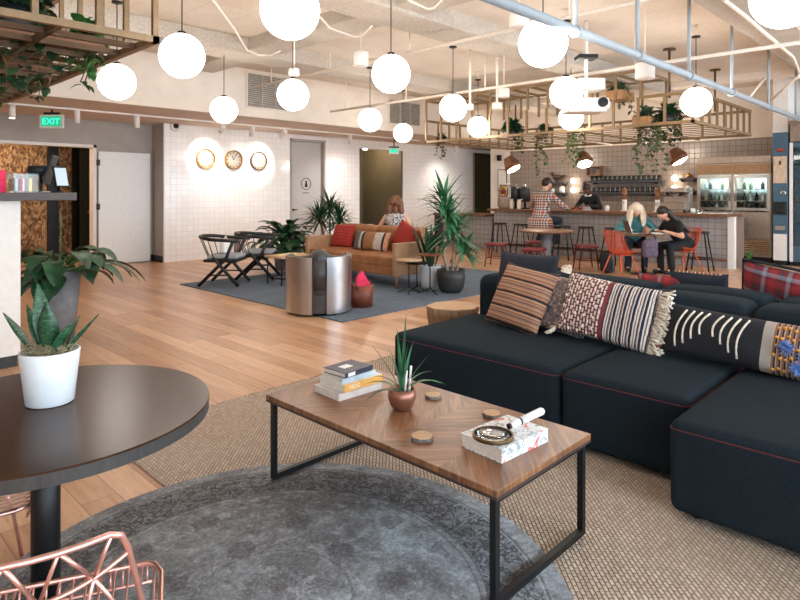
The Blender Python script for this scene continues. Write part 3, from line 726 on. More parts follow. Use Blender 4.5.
# fridge
FRX = 14.4
fy0, fy1 = on_x(771, FRX)[0], on_x(696.5, FRX)[0]; fw = fy1-fy0
t = thing('display_fridge', 'stainless double door glass fridge behind the bar end', 'fridge', (FRX, fy0, 0))
m_steelb = plain('brushed_steel', (172, 158, 146), .36, .85, var=.05)
body = MB().b2(.04, BX-FRX-.01, 0, fw, .12, 1.07).b2(.04, BX-FRX-.01, 0, fw, 1.88, 2.12).b2(BX-FRX-.06, BX-FRX-.01, 0, fw, 1.07, 1.88).b2(.04, BX-FRX-.01, 0, .05, 1.07, 1.88).b2(.04, BX-FRX-.01, fw-.05, fw, 1.07, 1.88).b2(.04, BX-FRX-.01, fw/2-.03, fw/2+.03, 1.07, 1.88)
body.build('cabinet', m_steelb, t)
MB().b2(0, .06, 0, fw, 2.13, 2.27, .005).build('top_fascia', m_steelb, t)
MB().b2(.0, .04, 0, fw, 1.9, 2.1).build('header_panel', plain('bronze_panel', (150, 120, 92), .35, .7), t)
for i in (0, 1):
    a, b = fw*i/2+.02, fw*(i+1)/2-.02
    dr = MB().b2(0, .035, a, a+.06, 1.1, 1.86).b2(0, .035, b-.06, b, 1.1, 1.86).b2(0, .035, a+.06, b-.06, 1.1, 1.16).b2(0, .035, a+.06, b-.06, 1.8, 1.86).build('glass_door', m_chrome, t)
    MB().b2(.012, .02, a+.06, b-.06, 1.16, 1.8).build('pane', m_glass, dr)
    hy = b-.03 if i == 0 else a+.03
    MB().cyl((-.04, hy, 1.3), (-.04, hy, 1.7), .012).cyl((-.04, hy, 1.32), (0, hy, 1.32), .008).cyl((-.04, hy, 1.68), (0, hy, 1.68), .008).build('handle', m_chrome, dr)
    MB().b2(.0, .035, a, b, .5, 1.06, .004).build('lower_panel', m_steelb, t)
sh = MB()
for z in (1.3, 1.55): sh.b2(.1, .7, .06, fw-.06, z, z+.012)
sh.build('wire_shelf', m_chrome, t)
gr = MB()
for i in range(7): gr.box((.02, fw/2, .2+.04*i), (.05, fw*.94, .018), ry=.5)
gr.build('floor_grille', plain('warm_grille', (176, 148, 118), .4, .7), t)
MB().b2(.05, .7, .02, fw-.02, 0, .12).build('plinth', m_black, t)
MB().b2(BX-FRX-.08, BX-FRX-.0605, .05, fw-.05, 1.07, 1.88).b2(.05, BX-FRX-.08, .05, fw-.05, 1.0701, 1.072).build('liner', plain('fridge_liner', (150, 168, 166), .4), t)
l = bpy.data.lights.new('fridge_lamp', 'AREA'); l.shape = 'RECTANGLE'; l.size = .5; l.size_y = fw*.9; l.energy = 22; l.color = (.88, .96, 1)
lo = bpy.data.objects.new('fridge_lamp', l); COL.objects.link(lo); lo.location = (FRX+.35, fy0+fw/2, 1.87); lo.parent = None
cols = [(206, 214, 206), (92, 112, 88), (150, 120, 96), (228, 226, 220), (120, 148, 158), (70, 86, 70), (196, 184, 150), (40, 48, 52)]
mcol = [plain('bottle_tone_%s' % 'abcdefgh'[i], c, .25) for i, c in enumerate(cols)]
k = 0
for zi, z in enumerate((1.0725, 1.3125, 1.5625)):
    for j in range(12):
        y = fy0+.11+(fw-.22)*j/11
        if abs(y-(fy0+fw/2)) < .06: continue
        b = thing('drink_bottle', '%s bottle on the %s shelf inside the glass fridge, counted from the vending machine' % (ORD[j], ('bottom', 'middle', 'top')[zi]), 'bottle', (FRX+.22+rnd(0, .1), y, z), 0, 'drinks in the glass fridge')
        h = rnd(.15, .2); m = mcol[RN.randrange(8)]
        MB().lathe([(0, 0), (.036, 0), (.038, .01), (.038, h*.62), (.016, h*.82), (.015, h)], n=12).build('bottle_body', m, b)
        MB().cyl((0, 0, h+.0005), (0, 0, h+.02), .017, n=10).build('cap', m_white, b); k += 1
# back bar shelves
SX = BX
m_shelf = plain('slate_shelf', (62, 66, 72), .5, var=.06)
def shelf(pa, pb, py, lab):
    y1, Y1 = on_x(pa, SX-.12); y0, Y0 = on_x(pb, SX-.12); z = hz(py, (Y1+Y0)/2)
    t = thing('wall_shelf', lab, 'shelf', (SX-.002, (y0+y1)/2, z), 0, 'slate shelves on the tiled bar wall'); w_ = (y1-y0)/2
    MB().b2(-.24, 0, -w_, w_, -.05, 0, .004).build('board', m_shelf, t)
    for s_ in (-.8, .8): MB().b2(-.2, -.0, w_*s_-.012, w_*s_+.012, -.09, -.0505).build('bracket', m_black, t)
    return y0, y1, z
sA = shelf(588, 664, 180.5, 'upper long slate shelf of black mugs behind the bar')
sB = shelf(581, 663, 192, 'lower long slate shelf of black mugs behind the barkeeper')
sC = shelf(545, 566, 182.5, 'short slate shelf holding a bird figurine')
sD = shelf(545, 566, 192.5, 'short slate shelf under the bird figurine shelf')
sE = shelf(681, 696, 178, 'upper short slate shelf beside the glass fridge')
sF = shelf(681, 696, 190.5, 'lower short slate shelf beside the glass fridge')
mug0 = None
m_mug = plain('black_mug', (26, 26, 28), .3, var=.1)
for (y0, y1, z), nm, n in ((sA, 'upper', 15), (sB, 'lower', 16)):
    for i in range(n):
        y = y1-.12-(y1-y0-.24)*i/(n-1); lab = '%s black mug on the %s long bar shelf counting from the bird figurine' % (ORD[i], nm)
        if mug0 is None:
            mug0 = thing('mug', lab, 'mug', (SX-.12, y, z), 0, 'black mugs on the bar shelves')
            MB().lathe([(0, 0), (.042, 0), (.046, .02), (.046, .125), (.041, .125), (.04, .02), (0, .015)], n=16).build('cup', m_mug, mug0)
            MB().tube([(-.0+.0, .046+.03*sin(a*pi/8), .065+.035*cos(a*pi/8)) for a in range(9)], .007, 6).build('handle', m_white, mug0)
        else: dup(mug0, lab, (SX-.12, y, z), group='black mugs on the bar shelves')
t = thing('bird_figurine', 'dark bird figurine standing on the short upper shelf', 'figurine', (SX-.12, (sC[0]+sC[1])/2-.05, sC[2]), .0)
MB().ball((0, 0, .15), .1, (.7, 1.5, .8)).ball((0, .15, .24), .055).cyl((0, .19, .25), (0, .27, .235), .02, .002).cap((0, -.12, .16), (0, -.28, .2), .04, .015).build('body', plain('dark_wood_bird', (70, 48, 36), .5), t)
MB().cyl((0, .03, 0), (0, .03, .09), .01).cyl((0, -.03, 0), (0, -.03, .09), .01).cyl((0, 0, 0), (0, 0, .01), .07).build('stand', m_black, t)
def jar(name, lab, cat, loc, r, h, m, grp=None, lid=None):
    t = thing(name, lab, cat, loc, 0, grp)
    MB().lathe([(0, 0), (r*.8, 0), (r, h*.12), (r, h*.75), (r*.7, h*.92), (r*.7, h), (r*.6, h), (0, h*.9)], n=18).build('vessel', m, t)
    if lid: MB().lathe([(0, h+.0005), (r*.72, h+.0005), (r*.72, h+.025), (0, h+.03)], n=16).build('lid', lid, t)
    return t
jar('teapot', 'rounded cream pot on the lower short shelf near the lamp glow', 'pot', (SX-.12, sD[0]+.12, sD[2]), .075, .17, m_ceram, None, m_gold)
jar('small_jar', 'small pale jar on the lower short shelf', 'jar', (SX-.12, sD[0]+.4, sD[2]), .05, .11, m_ceram)
jar('small_jar', 'small pale jar beside the bird figurine', 'jar', (SX-.12, sC[1]-.06, sC[2]), .04, .09, m_ceram)
bxs = thing('wooden_crate', 'brown wooden box on the upper long shelf by the bright sconce', 'box', (SX-.13, sA[1]-.2, sA[2]+.135), 0)
MB().b2(-.1, .1, -.2, .2, 0, .03).b2(-.1, .1, -.2, -.18, .03, .26).b2(-.1, .1, .18, .2, .03, .26).b2(-.1, .1, -.18, .18, .23, .26).build('crate', m_barwood, bxs)
jar('small_jar', 'small amber jar on the upper shelf beside the fridge', 'jar', (SX-.12, (sE[0]+sE[1])/2, sE[2]), .05, .12, m_gold)
jar('small_jar', 'small white jar on the lower shelf beside the fridge', 'jar', (SX-.12, (sF[0]+sF[1])/2, sF[2]), .05, .12, m_ceram)
# sconces (bright globes on the tiles)
for px, py, lab in ((573.5, 181, 'upper glowing wall lamp by the bird shelf'), (573.5, 190, 'lower glowing wall lamp by the bird shelf'), (675, 178, 'upper glowing wall lamp between long shelf and fridge'), (675, 188.5, 'lower glowing wall lamp between long shelf and fridge')):
    y, Y = on_x(px, SX-.09); t = thing('wall_lamp', lab, 'lamp', (SX, y, hz(py, Y)), 0, 'glowing sconces on the bar tiles')
    MB().ball((-.1, 0, 0), .075, sub=3).build('bulb', m_lampglow, t); MB().cyl((-.004, 0, 0), (-.04, 0, 0), .05, n=16).build('wall_plate', m_gold, t)
# pendant lamps with angular copper shades
for px, py, Y, tilt, lab in ((512, 166, 12.6, .5, 'angular copper pendant lamp over the glass jars'), (584, 161, 12.6, -.4, 'angular copper pendant lamp over the seated plaid man'), (678, 158, 12.0, .55, 'angular copper pendant lamp nearest the glass fridge')):
    p = dep(px, Y, hz(py, Y)); t = thing('pendant_lamp', lab, 'lamp', p, 0, 'angular lamps over the bar')
    rt = (radians(-28), radians(-38)*0-.25, tilt-.8)
    so = MB().lathe([(.0, .2), (.1, .2), (.19, .0), (.165, -.07), (.155, -.07), (.18, 0), (.09, .19), (0, .19)], n=6, flat=True).build('shade', plain('copper_shade', (122, 82, 58), .4, .6), t, rot=rt)
    MB().lathe([(0, .0), (.165, .0), (.15, -.09), (.0, -.13)], n=6, flat=True).build('diffuser', m_lampglow, t, rot=rt)
    MB().cyl((0, 0, .14), (0, 0, 2.6-p.z-.02), .006, n=6).build('cord', m_black, t)
# things on the counter
def on_bar(px, dx=.25): x = FX+dx; return V((x, on_x(px, x)[0], TOPZ))
t = jar('drink_dispenser', 'tall glass jar of fruit water at the bar end', 'jar', on_bar(505, .2), .19, .62, m_glass, None, m_white)
for i in range(9):
    MB().ball((rnd(-.09, .09), rnd(-.09, .09), .12+.05*i), .055).build('fruit_slice', (m_red, m_orange, plain('yellow_fruit', (226, 186, 70), .5))[i % 3], t)
MB().lathe([(0, .01), (.155, .01), (.17, .05), (.17, .3), (0, .3)], n=18).build('water', plain('infused_water', (214, 180, 160), .2), t)
for px, lab in ((515.5, 'black coffee brewer next to the fruit jar'), (525, 'black coffee brewer close behind the plaid man')):
    t = thing('coffee_brewer', lab, 'coffee brewer', on_bar(px, .3), 0, 'black coffee brewers on the bar')
    MB().lathe([(0, .18), (.13, .18), (.13, .5), (.1, .56), (0, .56)], n=20).build('tank', m_blackpot, t)
    MB().lathe([(0, 0), (.14, 0), (.14, .02), (.03, .03), (.03, .18), (0, .18)], n=16).build('stand', m_black, t)
    MB().cyl((-.12, 0, .24), (-.19, 0, .24), .018).cyl((-.18, 0, .25), (-.18, 0, .19), .012).build('spout', m_chrome, t)
    MB().lathe([(0, .561), (.04, .561), (.035, .61), (0, .62)], n=12).build('lid_knob', m_chrome, t)
for px, lab in ((519, 'cream bottle standing between the two brewers'), (511.5, 'small cream bottle at the foot of the first brewer')):
    jar('syrup_bottle', lab, 'bottle', on_bar(px, .0), .05, .24, m_fringe)
for px, lab in ((624.5, 'beer tap tower with wooden handle behind the bar center'), (657.5, 'beer tap tower with wooden handle above the dark haired woman')):
    t = thing('tap_tower', lab, 'beer tap', on_bar(px, .3), 0, 'tap towers on the bar')
    MB().lathe([(0, 0), (.08, 0), (.08, .02), (.05, .03), (.05, .26), (0, .26)], n=18).build('column', m_white, t)
    MB().lathe([(0, .261), (.035, .261), (.06, .4), (.055, .5), (.0, .52)], n=14).build('tap_handle', m_tan, t)
    MB().cyl((-.05, 0, .2), (-.13, 0, .19), .016).cyl((-.12, 0, .2), (-.12, 0, .14), .012).build('spout', m_chrome, t)
t = thing('espresso_machine', 'boxy steel espresso machine behind the bar by the fridge', 'coffee machine', on_bar(676, .36), 0)
MB().b2(-.2, .24, -.26, .26, .06, .2, .01).b2(.02, .24, -.26, .26, .2, .42, .01).b2(-.2, .24, -.26, .26, .42, .52, .012).build('body', m_steelb, t)
for y in (-.13, .13): MB().cyl((-.1, y, .4195), (-.1, y, .34), .035).cyl((-.1, y, .36), (-.26, y, .35), .014).build('brew_group', m_black, t)
for x in (-.15, .19):
    for y in (-.22, .22): MB().cyl((x, y, 0), (x, y, .06), .02).build('foot', m_black, t)
for i, (px, lab) in enumerate(((607, 'white cup on the bar top right of the barkeeper'), (693, 'white bowl on the bar in front of the fridge'), (700, 'clear glass on the bar end by the fridge'), (566, 'small white cup on the bar by the plaid man'))):
    jar('cup', lab, 'cup', on_bar(px, .05), .05, .1+.03*(i == 0), m_ceram if i != 2 else m_glass)
t = thing('paper_stack', 'white papers lying on the bar before the barkeeper', 'paper', on_bar(585, .3), .3)
MB().b2(-.12, .12, -.16, .16, 0, .012).build('sheets', m_paper, t)
MB().box((0, 0, .05), (.2, .26, .004), ry=.35).build('raised_sheet', m_paper, t)
t = thing('snack_tray', 'low brown tray of pastries on the bar beside the plaid man', 'tray', on_bar(574, .2), 0)
MB().b2(-.1, .1, -.22, .22, 0, .02, .004).build('tray_base', m_barwood, t)
for i in range(5): MB().ball((rnd(-.04, .04), -.17+.085*i, .045), .036, (1, 1, .75)).build('pastry', m_tan if i % 2 else m_red, t)
# poster and small camera on the white pilaster
y, Y = on_x(502.5, BX-.03); t = thing('framed_poster', 'narrow framed poster on the white wall end by the jars', 'poster', (BX-.0215, y, hz(182, Y)))
MB().b2(-.02, 0, -.16, .16, -.38, .38).build('frame', m_black, t); MB().b2(-.024, -.0205, -.14, .14, -.36, .36).build('print', m_paper, t)
y, Y = on_x(500, BX-.03); t = thing('wall_speaker', 'small black speaker high on the white wall end', 'speaker', (BX-.0215, y, hz(158, Y)))
MB().b2(-.1, 0, -.06, .06, -.09, .09, .01).build('box', m_black, t); MB().cyl((-.1005, 0, -.02), (-.106, 0, -.02), .045, n=18).build('cone', m_screen, t)
# vending machines
VX = 14.25
def vend(pa, pb, lab, second=False):
    y1, y0 = on_x(pa, VX)[0], on_x(pb, VX)[0]; w_ = y1-y0
    t = thing('vending_machine', lab, 'vending machine', (VX, y0, 0))
    if not second:
        MB().b2(0, .7, 0, w_, .09, 2.72, .01).build('cabinet', m_bluepanel, t)
        MB().b2(-.02, -.001, .02, w_-.02, .1, .64).build('lower_door', m_white, t)
        MB().b2(-.02, -.001, .02, w_-.02, 1.68, 2.23).build('display_panel', plain('beige_panel', (206, 182, 156), .4), t)
        MB().b2(-.026, -.0205, .12, w_-.12, 2.06, 2.14).build('display', m_screen, t)
        MB().b2(-.05, -.001, .02, w_-.02, 1.04, 1.30, .01).build('dispense_bay', m_black, t)
        MB().b2(-.055, -.0505, .08, w_-.08, 1.08, 1.24).build('bay_opening', m_screen, t)
        MB().b2(-.03, -.001, .05, w_-.05, 0.72, .8).build('drip_tray', m_chrome, t)
        MB().lathe([(.03, 0), (.05, 0), (.05, .012), (.03, .012)], n=18).build('round_button', m_chrome, t, (-.002, w_*.3, 1.48), (0, -pi/2, 0))
        MB().ball((-.002, w_/2, 2.36), .04, (.4, 2.2, .8)).build('red_light', plain('red_cap', (170, 50, 40), .4), t)
        MB().b2(.03, .6, .02, w_-.02, 0, .09).build('plinth', m_black, t)
    else:
        MB().b2(.1, .7, 0, w_, .09, 2.5).b2(0, .1, w_-.06, w_, .09, 2.5).b2(0, .1, 0, .06, .09, 2.5).b2(0, .1, .06, w_-.06, .09, .4).b2(0, .1, .06, w_-.06, 2.4, 2.5).build('cabinet', m_bluepanel, t)
        MB().b2(.02, .03, .06, w_-.06, .4, 2.4).build('pane', m_glass, t)
        s_ = MB()
        for z in (.9, 1.3, 1.7, 2.05): s_.b2(.03, .1, .06, w_-.06, z, z+.03)
        s_.build('shelf_rack', m_chrome, t)
        MB().b2(-.012, 0, w_-.06, w_, .09, 2.5).build('light_edge', m_white, t)
        MB().b2(.05, .6, .02, w_-.02, 0, .09).build('plinth', m_black, t)
    return t
vend(772.5, 788, 'slate blue coffee vending machine with white lower door next to the fridge')
vend(789.5, 820, 'blue glass fronted cabinet cut off by the photo edge', True)
ya, yb_ = on_x(774, VX+.2)[0], on_x(789, VX+.2)[0]
struct('wall_pier', MB().b2(VX+.12, BX-.06, yb_, ya, 2.725, CEI-.01), m_white, 'white pier above the vending machine')
ya, yb_ = on_x(790, VX)[0], on_x(830, VX)[0]
struct('wall_panel_upper', MB().b2(VX, BX-.06, yb_, ya, 2.52, 2.95), plain('brown_panel', (142, 124, 110), .5), 'brown panel above the blue cabinet')
# bar stools
def bar_stool(lab, loc, rz):
    t = thing('bar_stool', lab, 'stool', loc, rz, 'black stools along the bar')
    MB().lathe([(0, .72), (.16, .72), (.17, .73), (.17, .75), (.16, .76), (0, .76)], n=20).build('seat', m_blackwood, t)
    ring = []
    for sx_ in (-1, 1):
        for sy_ in (-1, 1): MB().cyl((sx_*.1, sy_*.1, .72), (sx_*.2, sy_*.2, 0), .014, n=8).build('leg', m_black, t)
    MB().tube([(.165, .165, .25), (-.165, .165, .25), (-.165, -.165, .25), (.165, -.165, .25)], .011, 6, True).build('foot_ring', m_black, t)
    return t
b0 = None
for i, (px, lab) in enumerate(((500, 'black bar stool below the fruit jar at the counter end'), (520.5, 'black bar stool between the jar end and the plaid man'), (541, 'black bar stool the plaid man sits on'), (563, 'black bar stool just past the plaid man'), (586, 'black bar stool below the barkeeper'), (613, 'black bar stool behind the blonde woman'), (700, 'black bar stool at the bar end behind the dark haired woman'))):
    p = V((12.05, on_x(px, 12.05)[0], 0))
    if b0 is None: b0 = bar_stool(lab, p, .1)
    else: dup(b0, lab, p, rnd(-.3, .3))
PLAID = V((12.05, on_x(541, 12.05)[0], 0))
# round wooden table on a dark column with low maroon stools
tp = V((10.35, on_x(546, 10.35)[0], 0))
t = thing('round_table', 'round wooden table on a dark column before the bar', 'table', tp)
MB().lathe([(0, .72), (.5, .72), (.52, .725), (.52, .755), (.51, .76), (0, .76)], n=44).build('table_top', m_barwood, t)
MB().cyl((0, 0, .025), (0, 0, .72), .1, n=20).build('column', m_terrac, t); MB().lathe([(0, 0), (.3, 0), (.3, .02), (0, .025)], n=30).build('base_plate', m_black, t)
s0 = None
for dx, dy, lab in ((.62, .62, 'maroon seat stool behind the round wooden table, facing the bar'), (.55, -.55, 'maroon seat stool beside the round table under the barkeeper'), (-.3, .95, 'maroon seat stool at the yucca end of the round table'), (-.75, -.2, 'maroon seat stool in front of the round wooden table')):
    p = tp+V((dx, dy, 0)); rz = atan2(-dy, -dx)-pi/2
    if s0 is None:
        s0 = thing('low_stool', lab, 'stool', p, rz, 'maroon stools around the round wooden table')
        MB().cushion((0, 0, .445), (.38, .38, .05), .02, .01).build('seat', m_maroon, s0)
        for sx_ in (-1, 1):
            for sy_ in (-1, 1): MB().cyl((sx_*.14, sy_*.14, .42), (sx_*.19, sy_*.19, 0), .013, n=8).build('leg', m_maroon, s0)
        MB().tube([(.165, .165, .18), (-.165, .165, .18), (-.165, -.165, .18), (.165, -.165, .18)], .009, 6, True).build('stretcher', m_maroon, s0)
    else: dup(s0, lab, p, rz)
# ------------------------------------------------------------------ people
class Body(MB):
    def finish(s, name, mat, parent, voxel=.011, smooth=6):
        o = s.build(name, mat); r = o.modifiers.new('r', 'REMESH'); r.mode = 'VOXEL'; r.voxel_size = voxel; r.use_smooth_shade = True
        q = o.modifiers.new('s', 'SMOOTH'); q.factor = .5; q.iterations = smooth
        dg = bpy.context.evaluated_depsgraph_get(); me = bpy.data.meshes.new_from_object(o.evaluated_get(dg)); o.modifiers.clear(); old = o.data; o.data = me
        me.name = name; bpy.data.meshes.remove(old); o.parent = parent; return o
def ik(a, b, l1, l2, pole):
    a, b = V(a), V(b); d = b-a; L = min(d.length, (l1+l2)*.995); u = d.normalized(); b = a+u*L
    k = (l1*l1-l2*l2+L*L)/(2*L); h = sqrt(max(0, l1*l1-k*k)); p = V(pole)-u*V(pole).dot(u)
    return a+u*k+p.normalized()*h, b
def person(name, lab, loc, rz, seat, lean, wr, feet, sk, top, bottom, hair, hairm, sleeves=1.0, hem=0, standing=False, nod=.3, dress=False, shoe=None, turn=0.0):
    """local +Y is forward; lean in radians; wr / feet: left and right targets"""
    P = thing(name, lab, 'person', loc, rz)
    hip = V((0, 0, seat+.1))
    def sp(h, f=0): return hip+V((0, sin(lean)*h+f*cos(lean), cos(lean)*h-f*sin(lean)))
    belly, chest, neck = sp(.2, .01), sp(.40), sp(.55, .01)
    sh = [sp(.46)+V((s*.17, 0, 0)) for s in (-1, 1)]
    nd = lean+nod; hd = neck+V((0, sin(nd)*.17, cos(nd)*.17)); up = V((0, sin(nd), cos(nd))); fw = V((0, cos(nd), -sin(nd)))
    fw = Matrix.Rotation(turn, 3, 'Z') @ fw; sd = fw.cross(up).normalized()
    B = Body(); T = Body(); L_ = Body()
    def trunk(m, e):
        m.cap(hip+V((-.075, 0, 0)), hip+V((.075, 0, 0)), .115+e); m.cap(hip, belly, .125+e, .12+e); m.cap(belly+V((-.05, 0, 0)), belly+V((.05, 0, 0)), .105+e)
        m.cap(belly, chest, .115+e, .125+e); m.cap(chest+V((-.08, 0, 0)), chest+V((.08, 0, 0)), .105+e); m.cap(sh[0]*.8+sh[1]*.2, sh[1]*.8+sh[0]*.2, .07+e)
    trunk(B, 0); B.cap(chest, neck, .08, .052); B.cap(neck, hd-up*.06, .05, .055)
    B.ball(hd, .1, (1, 1, 1)); B.ball(hd+up*.03-fw*.015, .098); B.cap(hd-up*.07+fw*.03, hd+fw*.03, .058, .085)
    B.cap(hd+fw*.098+up*.01, hd+fw*.118-up*.025, .011, .016)                     # nose
    for s in (-1, 1): B.ball(hd+sd*(s*.098)-up*.01, .024, (.5, .8, 1.2))
    B.cap(hd+fw*.092-up*.062-sd*.02, hd+fw*.092-up*.062+sd*.02, .01)
    for i, s in enumerate((-1, 1)):
        el, w = ik(sh[i], wr[i], .29, .26, (s*.8, -.3, -.6))
        B.cap(sh[i], el, .052, .042); B.cap(el, w, .042, .027)
        dr = (w-el).normalized(); pd = V((0, 0, 1))-dr*dr.z; pd.normalize(); lt = dr.cross(pd)
        pm = w+dr*.06; B.cap(w, pm-lt*.018, .024, .02); B.cap(w, pm+lt*.018, .024, .02)
        for k in range(4):
            a0 = pm+lt*(-.03+.02*k); ln = (.032, .038, .036, .028)[k]
            a1 = a0+dr*ln-pd*.01; a2 = a1+dr*ln*.6-pd*.022; B.cap(a0, a1, .0095, .009, 1); B.cap(a1, a2, .009, .008, 1)
        th = w+dr*.025-lt*(s*.028); t1 = th+dr*.03-lt*(s*.026)-pd*.008; B.cap(th, t1, .012, .011, 1); B.cap(t1, t1+dr*.03-pd*.012, .011, .009, 1)
        if top:
            if sleeves > 0: T.cap(sh[i], sh[i].lerp(el, min(1, sleeves*2)), .066, .056)
            if sleeves > .5: T.cap(el, el.lerp(w, min(1, (sleeves-.5)*2)), .056, .042)
        hp = hip+V((s*.085, 0, -.02)); ft = V(feet[i])
        kn, an = ik(hp, ft+V((0, 0, .08)), .43, .42, (s*.15, 1, .35))
        for m, e in ((B, 0), (L_, .012)):
            m.cap(hp, kn, .088+e, .06+e); m.cap(kn, an, .058+e, .04+e+(.008 if e else 0))
        B.cap(an, an+V((0, .13, -.045)), .04, .032); B.cap(an+V((0, -.02, -.04)), an+V((0, .12, -.05)), .034, .03)
        S = Body(); S.cap(an+V((0, -.02, -.035)), an+V((0, .14, -.04)), .045, .038); S.finish('shoe', shoe or m_black, P, .009, 4)
    B.finish('body', sk, P, .0085, 4)
    if hem: T.cap(hip+V((-.1, -.02, -hem)), hip+V((.1, -.02, -hem)), .16); T.cap(hip+V((-.07, 0, -hem)), belly, .15, .14); T.cap(sh[0], sh[1], .085)
    if top: trunk(T, .016); T.cap(chest, neck, .07, .056) if not dress else None; T.finish('shirt' if not dress else 'dress', top, P, .011)
    L_.cap(hip+V((-.075, 0, -.01)), hip+V((.075, 0, -.01)), .138); L_.finish('trousers', bottom, P, .011)
    for s in (-1, 1): MB().ball(hd+fw*.089+sd*(s*.035)+up*.008, .011).build('eye', m_black, P)
    MB().ball(hd+fw*.1005-up*.062, .012, (1.8, .6, .5)).build('mouth', plain('lips', (150, 84, 76), .5), P)
    Hh = Body(); hair(Hh, hd, up, fw, sd, neck); Hh.finish('hair', hairm, P, .01, 4)
    return P, hd, up, fw, sd
def h_short(m, h, up, fw, sd, nk):
    m.ball(h+up*.04-fw*.02, .107); m.ball(h-fw*.045+up*.0, .09)
def h_bun(m, h, up, fw, sd, nk):
    h_short(m, h, up, fw, sd, nk); m.ball(h+up*.16-fw*.03, .055)
def h_long(m, h, up, fw, sd, nk):
    h_short(m, h, up, fw, sd, nk)
    for s in (-1, -.5, 0, .5, 1): m.cap(h+sd*(s*.075)-fw*.05, nk+sd*(s*.11)+V((0, -.17, -.1)), .06, .05); m.cap(nk+sd*(s*.11)+V((0, -.17, -.1)), nk+sd*(s*.12)+V((0, -.33, -.22)), .05, .025)
def h_fall(m, h, up, fw, sd, nk):
    h_short(m, h, up, fw, sd, nk)
    for s in (-1, 1):
        for f_, o_ in ((.035, .0), (-.0, .02), (-.04, .03)):
            a = h+sd*(s*.085)+up*.035+fw*f_; b = h+sd*(s*(.105+o_))+fw*(f_+.01)-V((0, 0, .12)); m.cap(a, b, .042, .045); m.cap(b, b+V((0, .015, -.14))+sd*(s*.01), .045, .022)
def h_curly(m, h, up, fw, sd, nk):
    for i in range(26):
        a, e = rnd(0, 6.28), rnd(-.5, 1.4); d = sd*cos(a)*cos(e)+(-fw)*abs(sin(a))*cos(e)+up*sin(e); m.ball(h+d*.098-fw*.015, .058)
    for s in (-1, 0, 1): m.cap(h+sd*s*.085-fw*.06, nk+sd*s*.12-fw*.05-V((0, 0, .01)), .07, .055)
def m_plaid_(name, a, b, c, d, per):
    s = N(name); x, y, z = s.sep(s.mapping(s.obj(), (1, 1, 1), (0, 0, 0)))
    st = [(0, a), (.28, b), (.42, c), (.58, b), (.72, d), (.86, b)]
    f1 = s.ramp(s.math('FRACT', s.math('DIVIDE', s.math('ADD', x, 5.03), per)), st, True); f2 = s.ramp(s.math('FRACT', s.math('DIVIDE', s.math('ADD', z, 5.0), per)), st, True)
    return s.out(s.mix(.5, f1, f2), .95)
m_plaidshirt = m_plaid_('plaid_flannel', (164, 84, 56), (206, 194, 186), (26, 30, 46), (40, 40, 56), .15)
m_print = N('floral_print'); _o = m_print.obj(); m_print = m_print.out(m_print.ramp(m_print.noise(_o, 26, 3, 1), [(.44, (58, 62, 78)), (.47, (214, 206, 200)), (.56, (206, 198, 196)), (.6, (120, 110, 120))], True), .9)
sb = TOPZ-.77
PM, *_ = person('person', 'person in a plaid flannel shirt perched on a bar stool, seen from behind', PLAID+V((-.02, .0, 0)), -pi/2, .64, .2, [(-.26, .46, .945), (.3, .48, .945)], [(-.16, .2, .24), (.15, .28, .24)], m_skin, m_plaidshirt, m_denim, h_short, m_darkhair, 1.0, .07, nod=.5); PM.scale = (1.19, 1.19, 1.19)
bk = V((14.0, on_x(592, 14.0)[0], 0))
P, hd, up, fw, sd = person('person', 'person with a topknot and black sweater working behind the bar', bk, pi/2, .82, .25, [(-.12, .36, 1.16), (.12, .36, 1.16)], [(-.1, .02, .0), (.1, .02, .0)], m_dskin, m_blacktee, m_blacktee, h_bun, m_darkhair, 1.0, nod=.55)
MB().tube([(.075*cos(a*pi/10), hd.y-.06+.06*sin(a*pi/10), hd.z-.15-.02*sin(a*pi/10)) for a in range(20)], .016, 6, True).build('shirt_collar', m_white, P)
# small table with two orange chairs
TBX = V((10.95, 4.47, 0))
t = thing('cafe_table', 'small cafe table with a laptop between two orange chairs', 'table', TBX)
MB().lathe([(0, .71), (.36, .71), (.37, .715), (.37, .735), (0, .74)], n=40).build('table_top', m_barwood, t)
MB().cyl((0, 0, .02), (0, 0, .71), .03).build('post', m_black, t); MB().lathe([(0, 0), (.22, 0), (.22, .015), (.03, .025), (0, .025)], n=28).build('base_plate', m_black, t)
t = thing('laptop', 'open silver laptop on the small cafe table', 'laptop', TBX+V((-.06, .12, .7405)), radians(-135.7))
MB().b2(-.16, .16, -.11, .11, 0, .015, .004).build('keyboard_base', m_chrome, t)
MB().box((0, -.15, .125), (.32, .008, .24), rx=.3).build('screen_lid', m_chrome, t)
t = thing('notebook', 'open white notebook beside the laptop', 'book', TBX+V((.1, -.2, .7405)), .5)
MB().b2(-.12, .12, -.09, .09, 0, .018).build('pages', m_page, t)
jar('paper_cup', 'brown paper cup on the cafe table edge', 'cup', TBX+V((-.22, -.14, .7405)), .045, .13, m_tan)
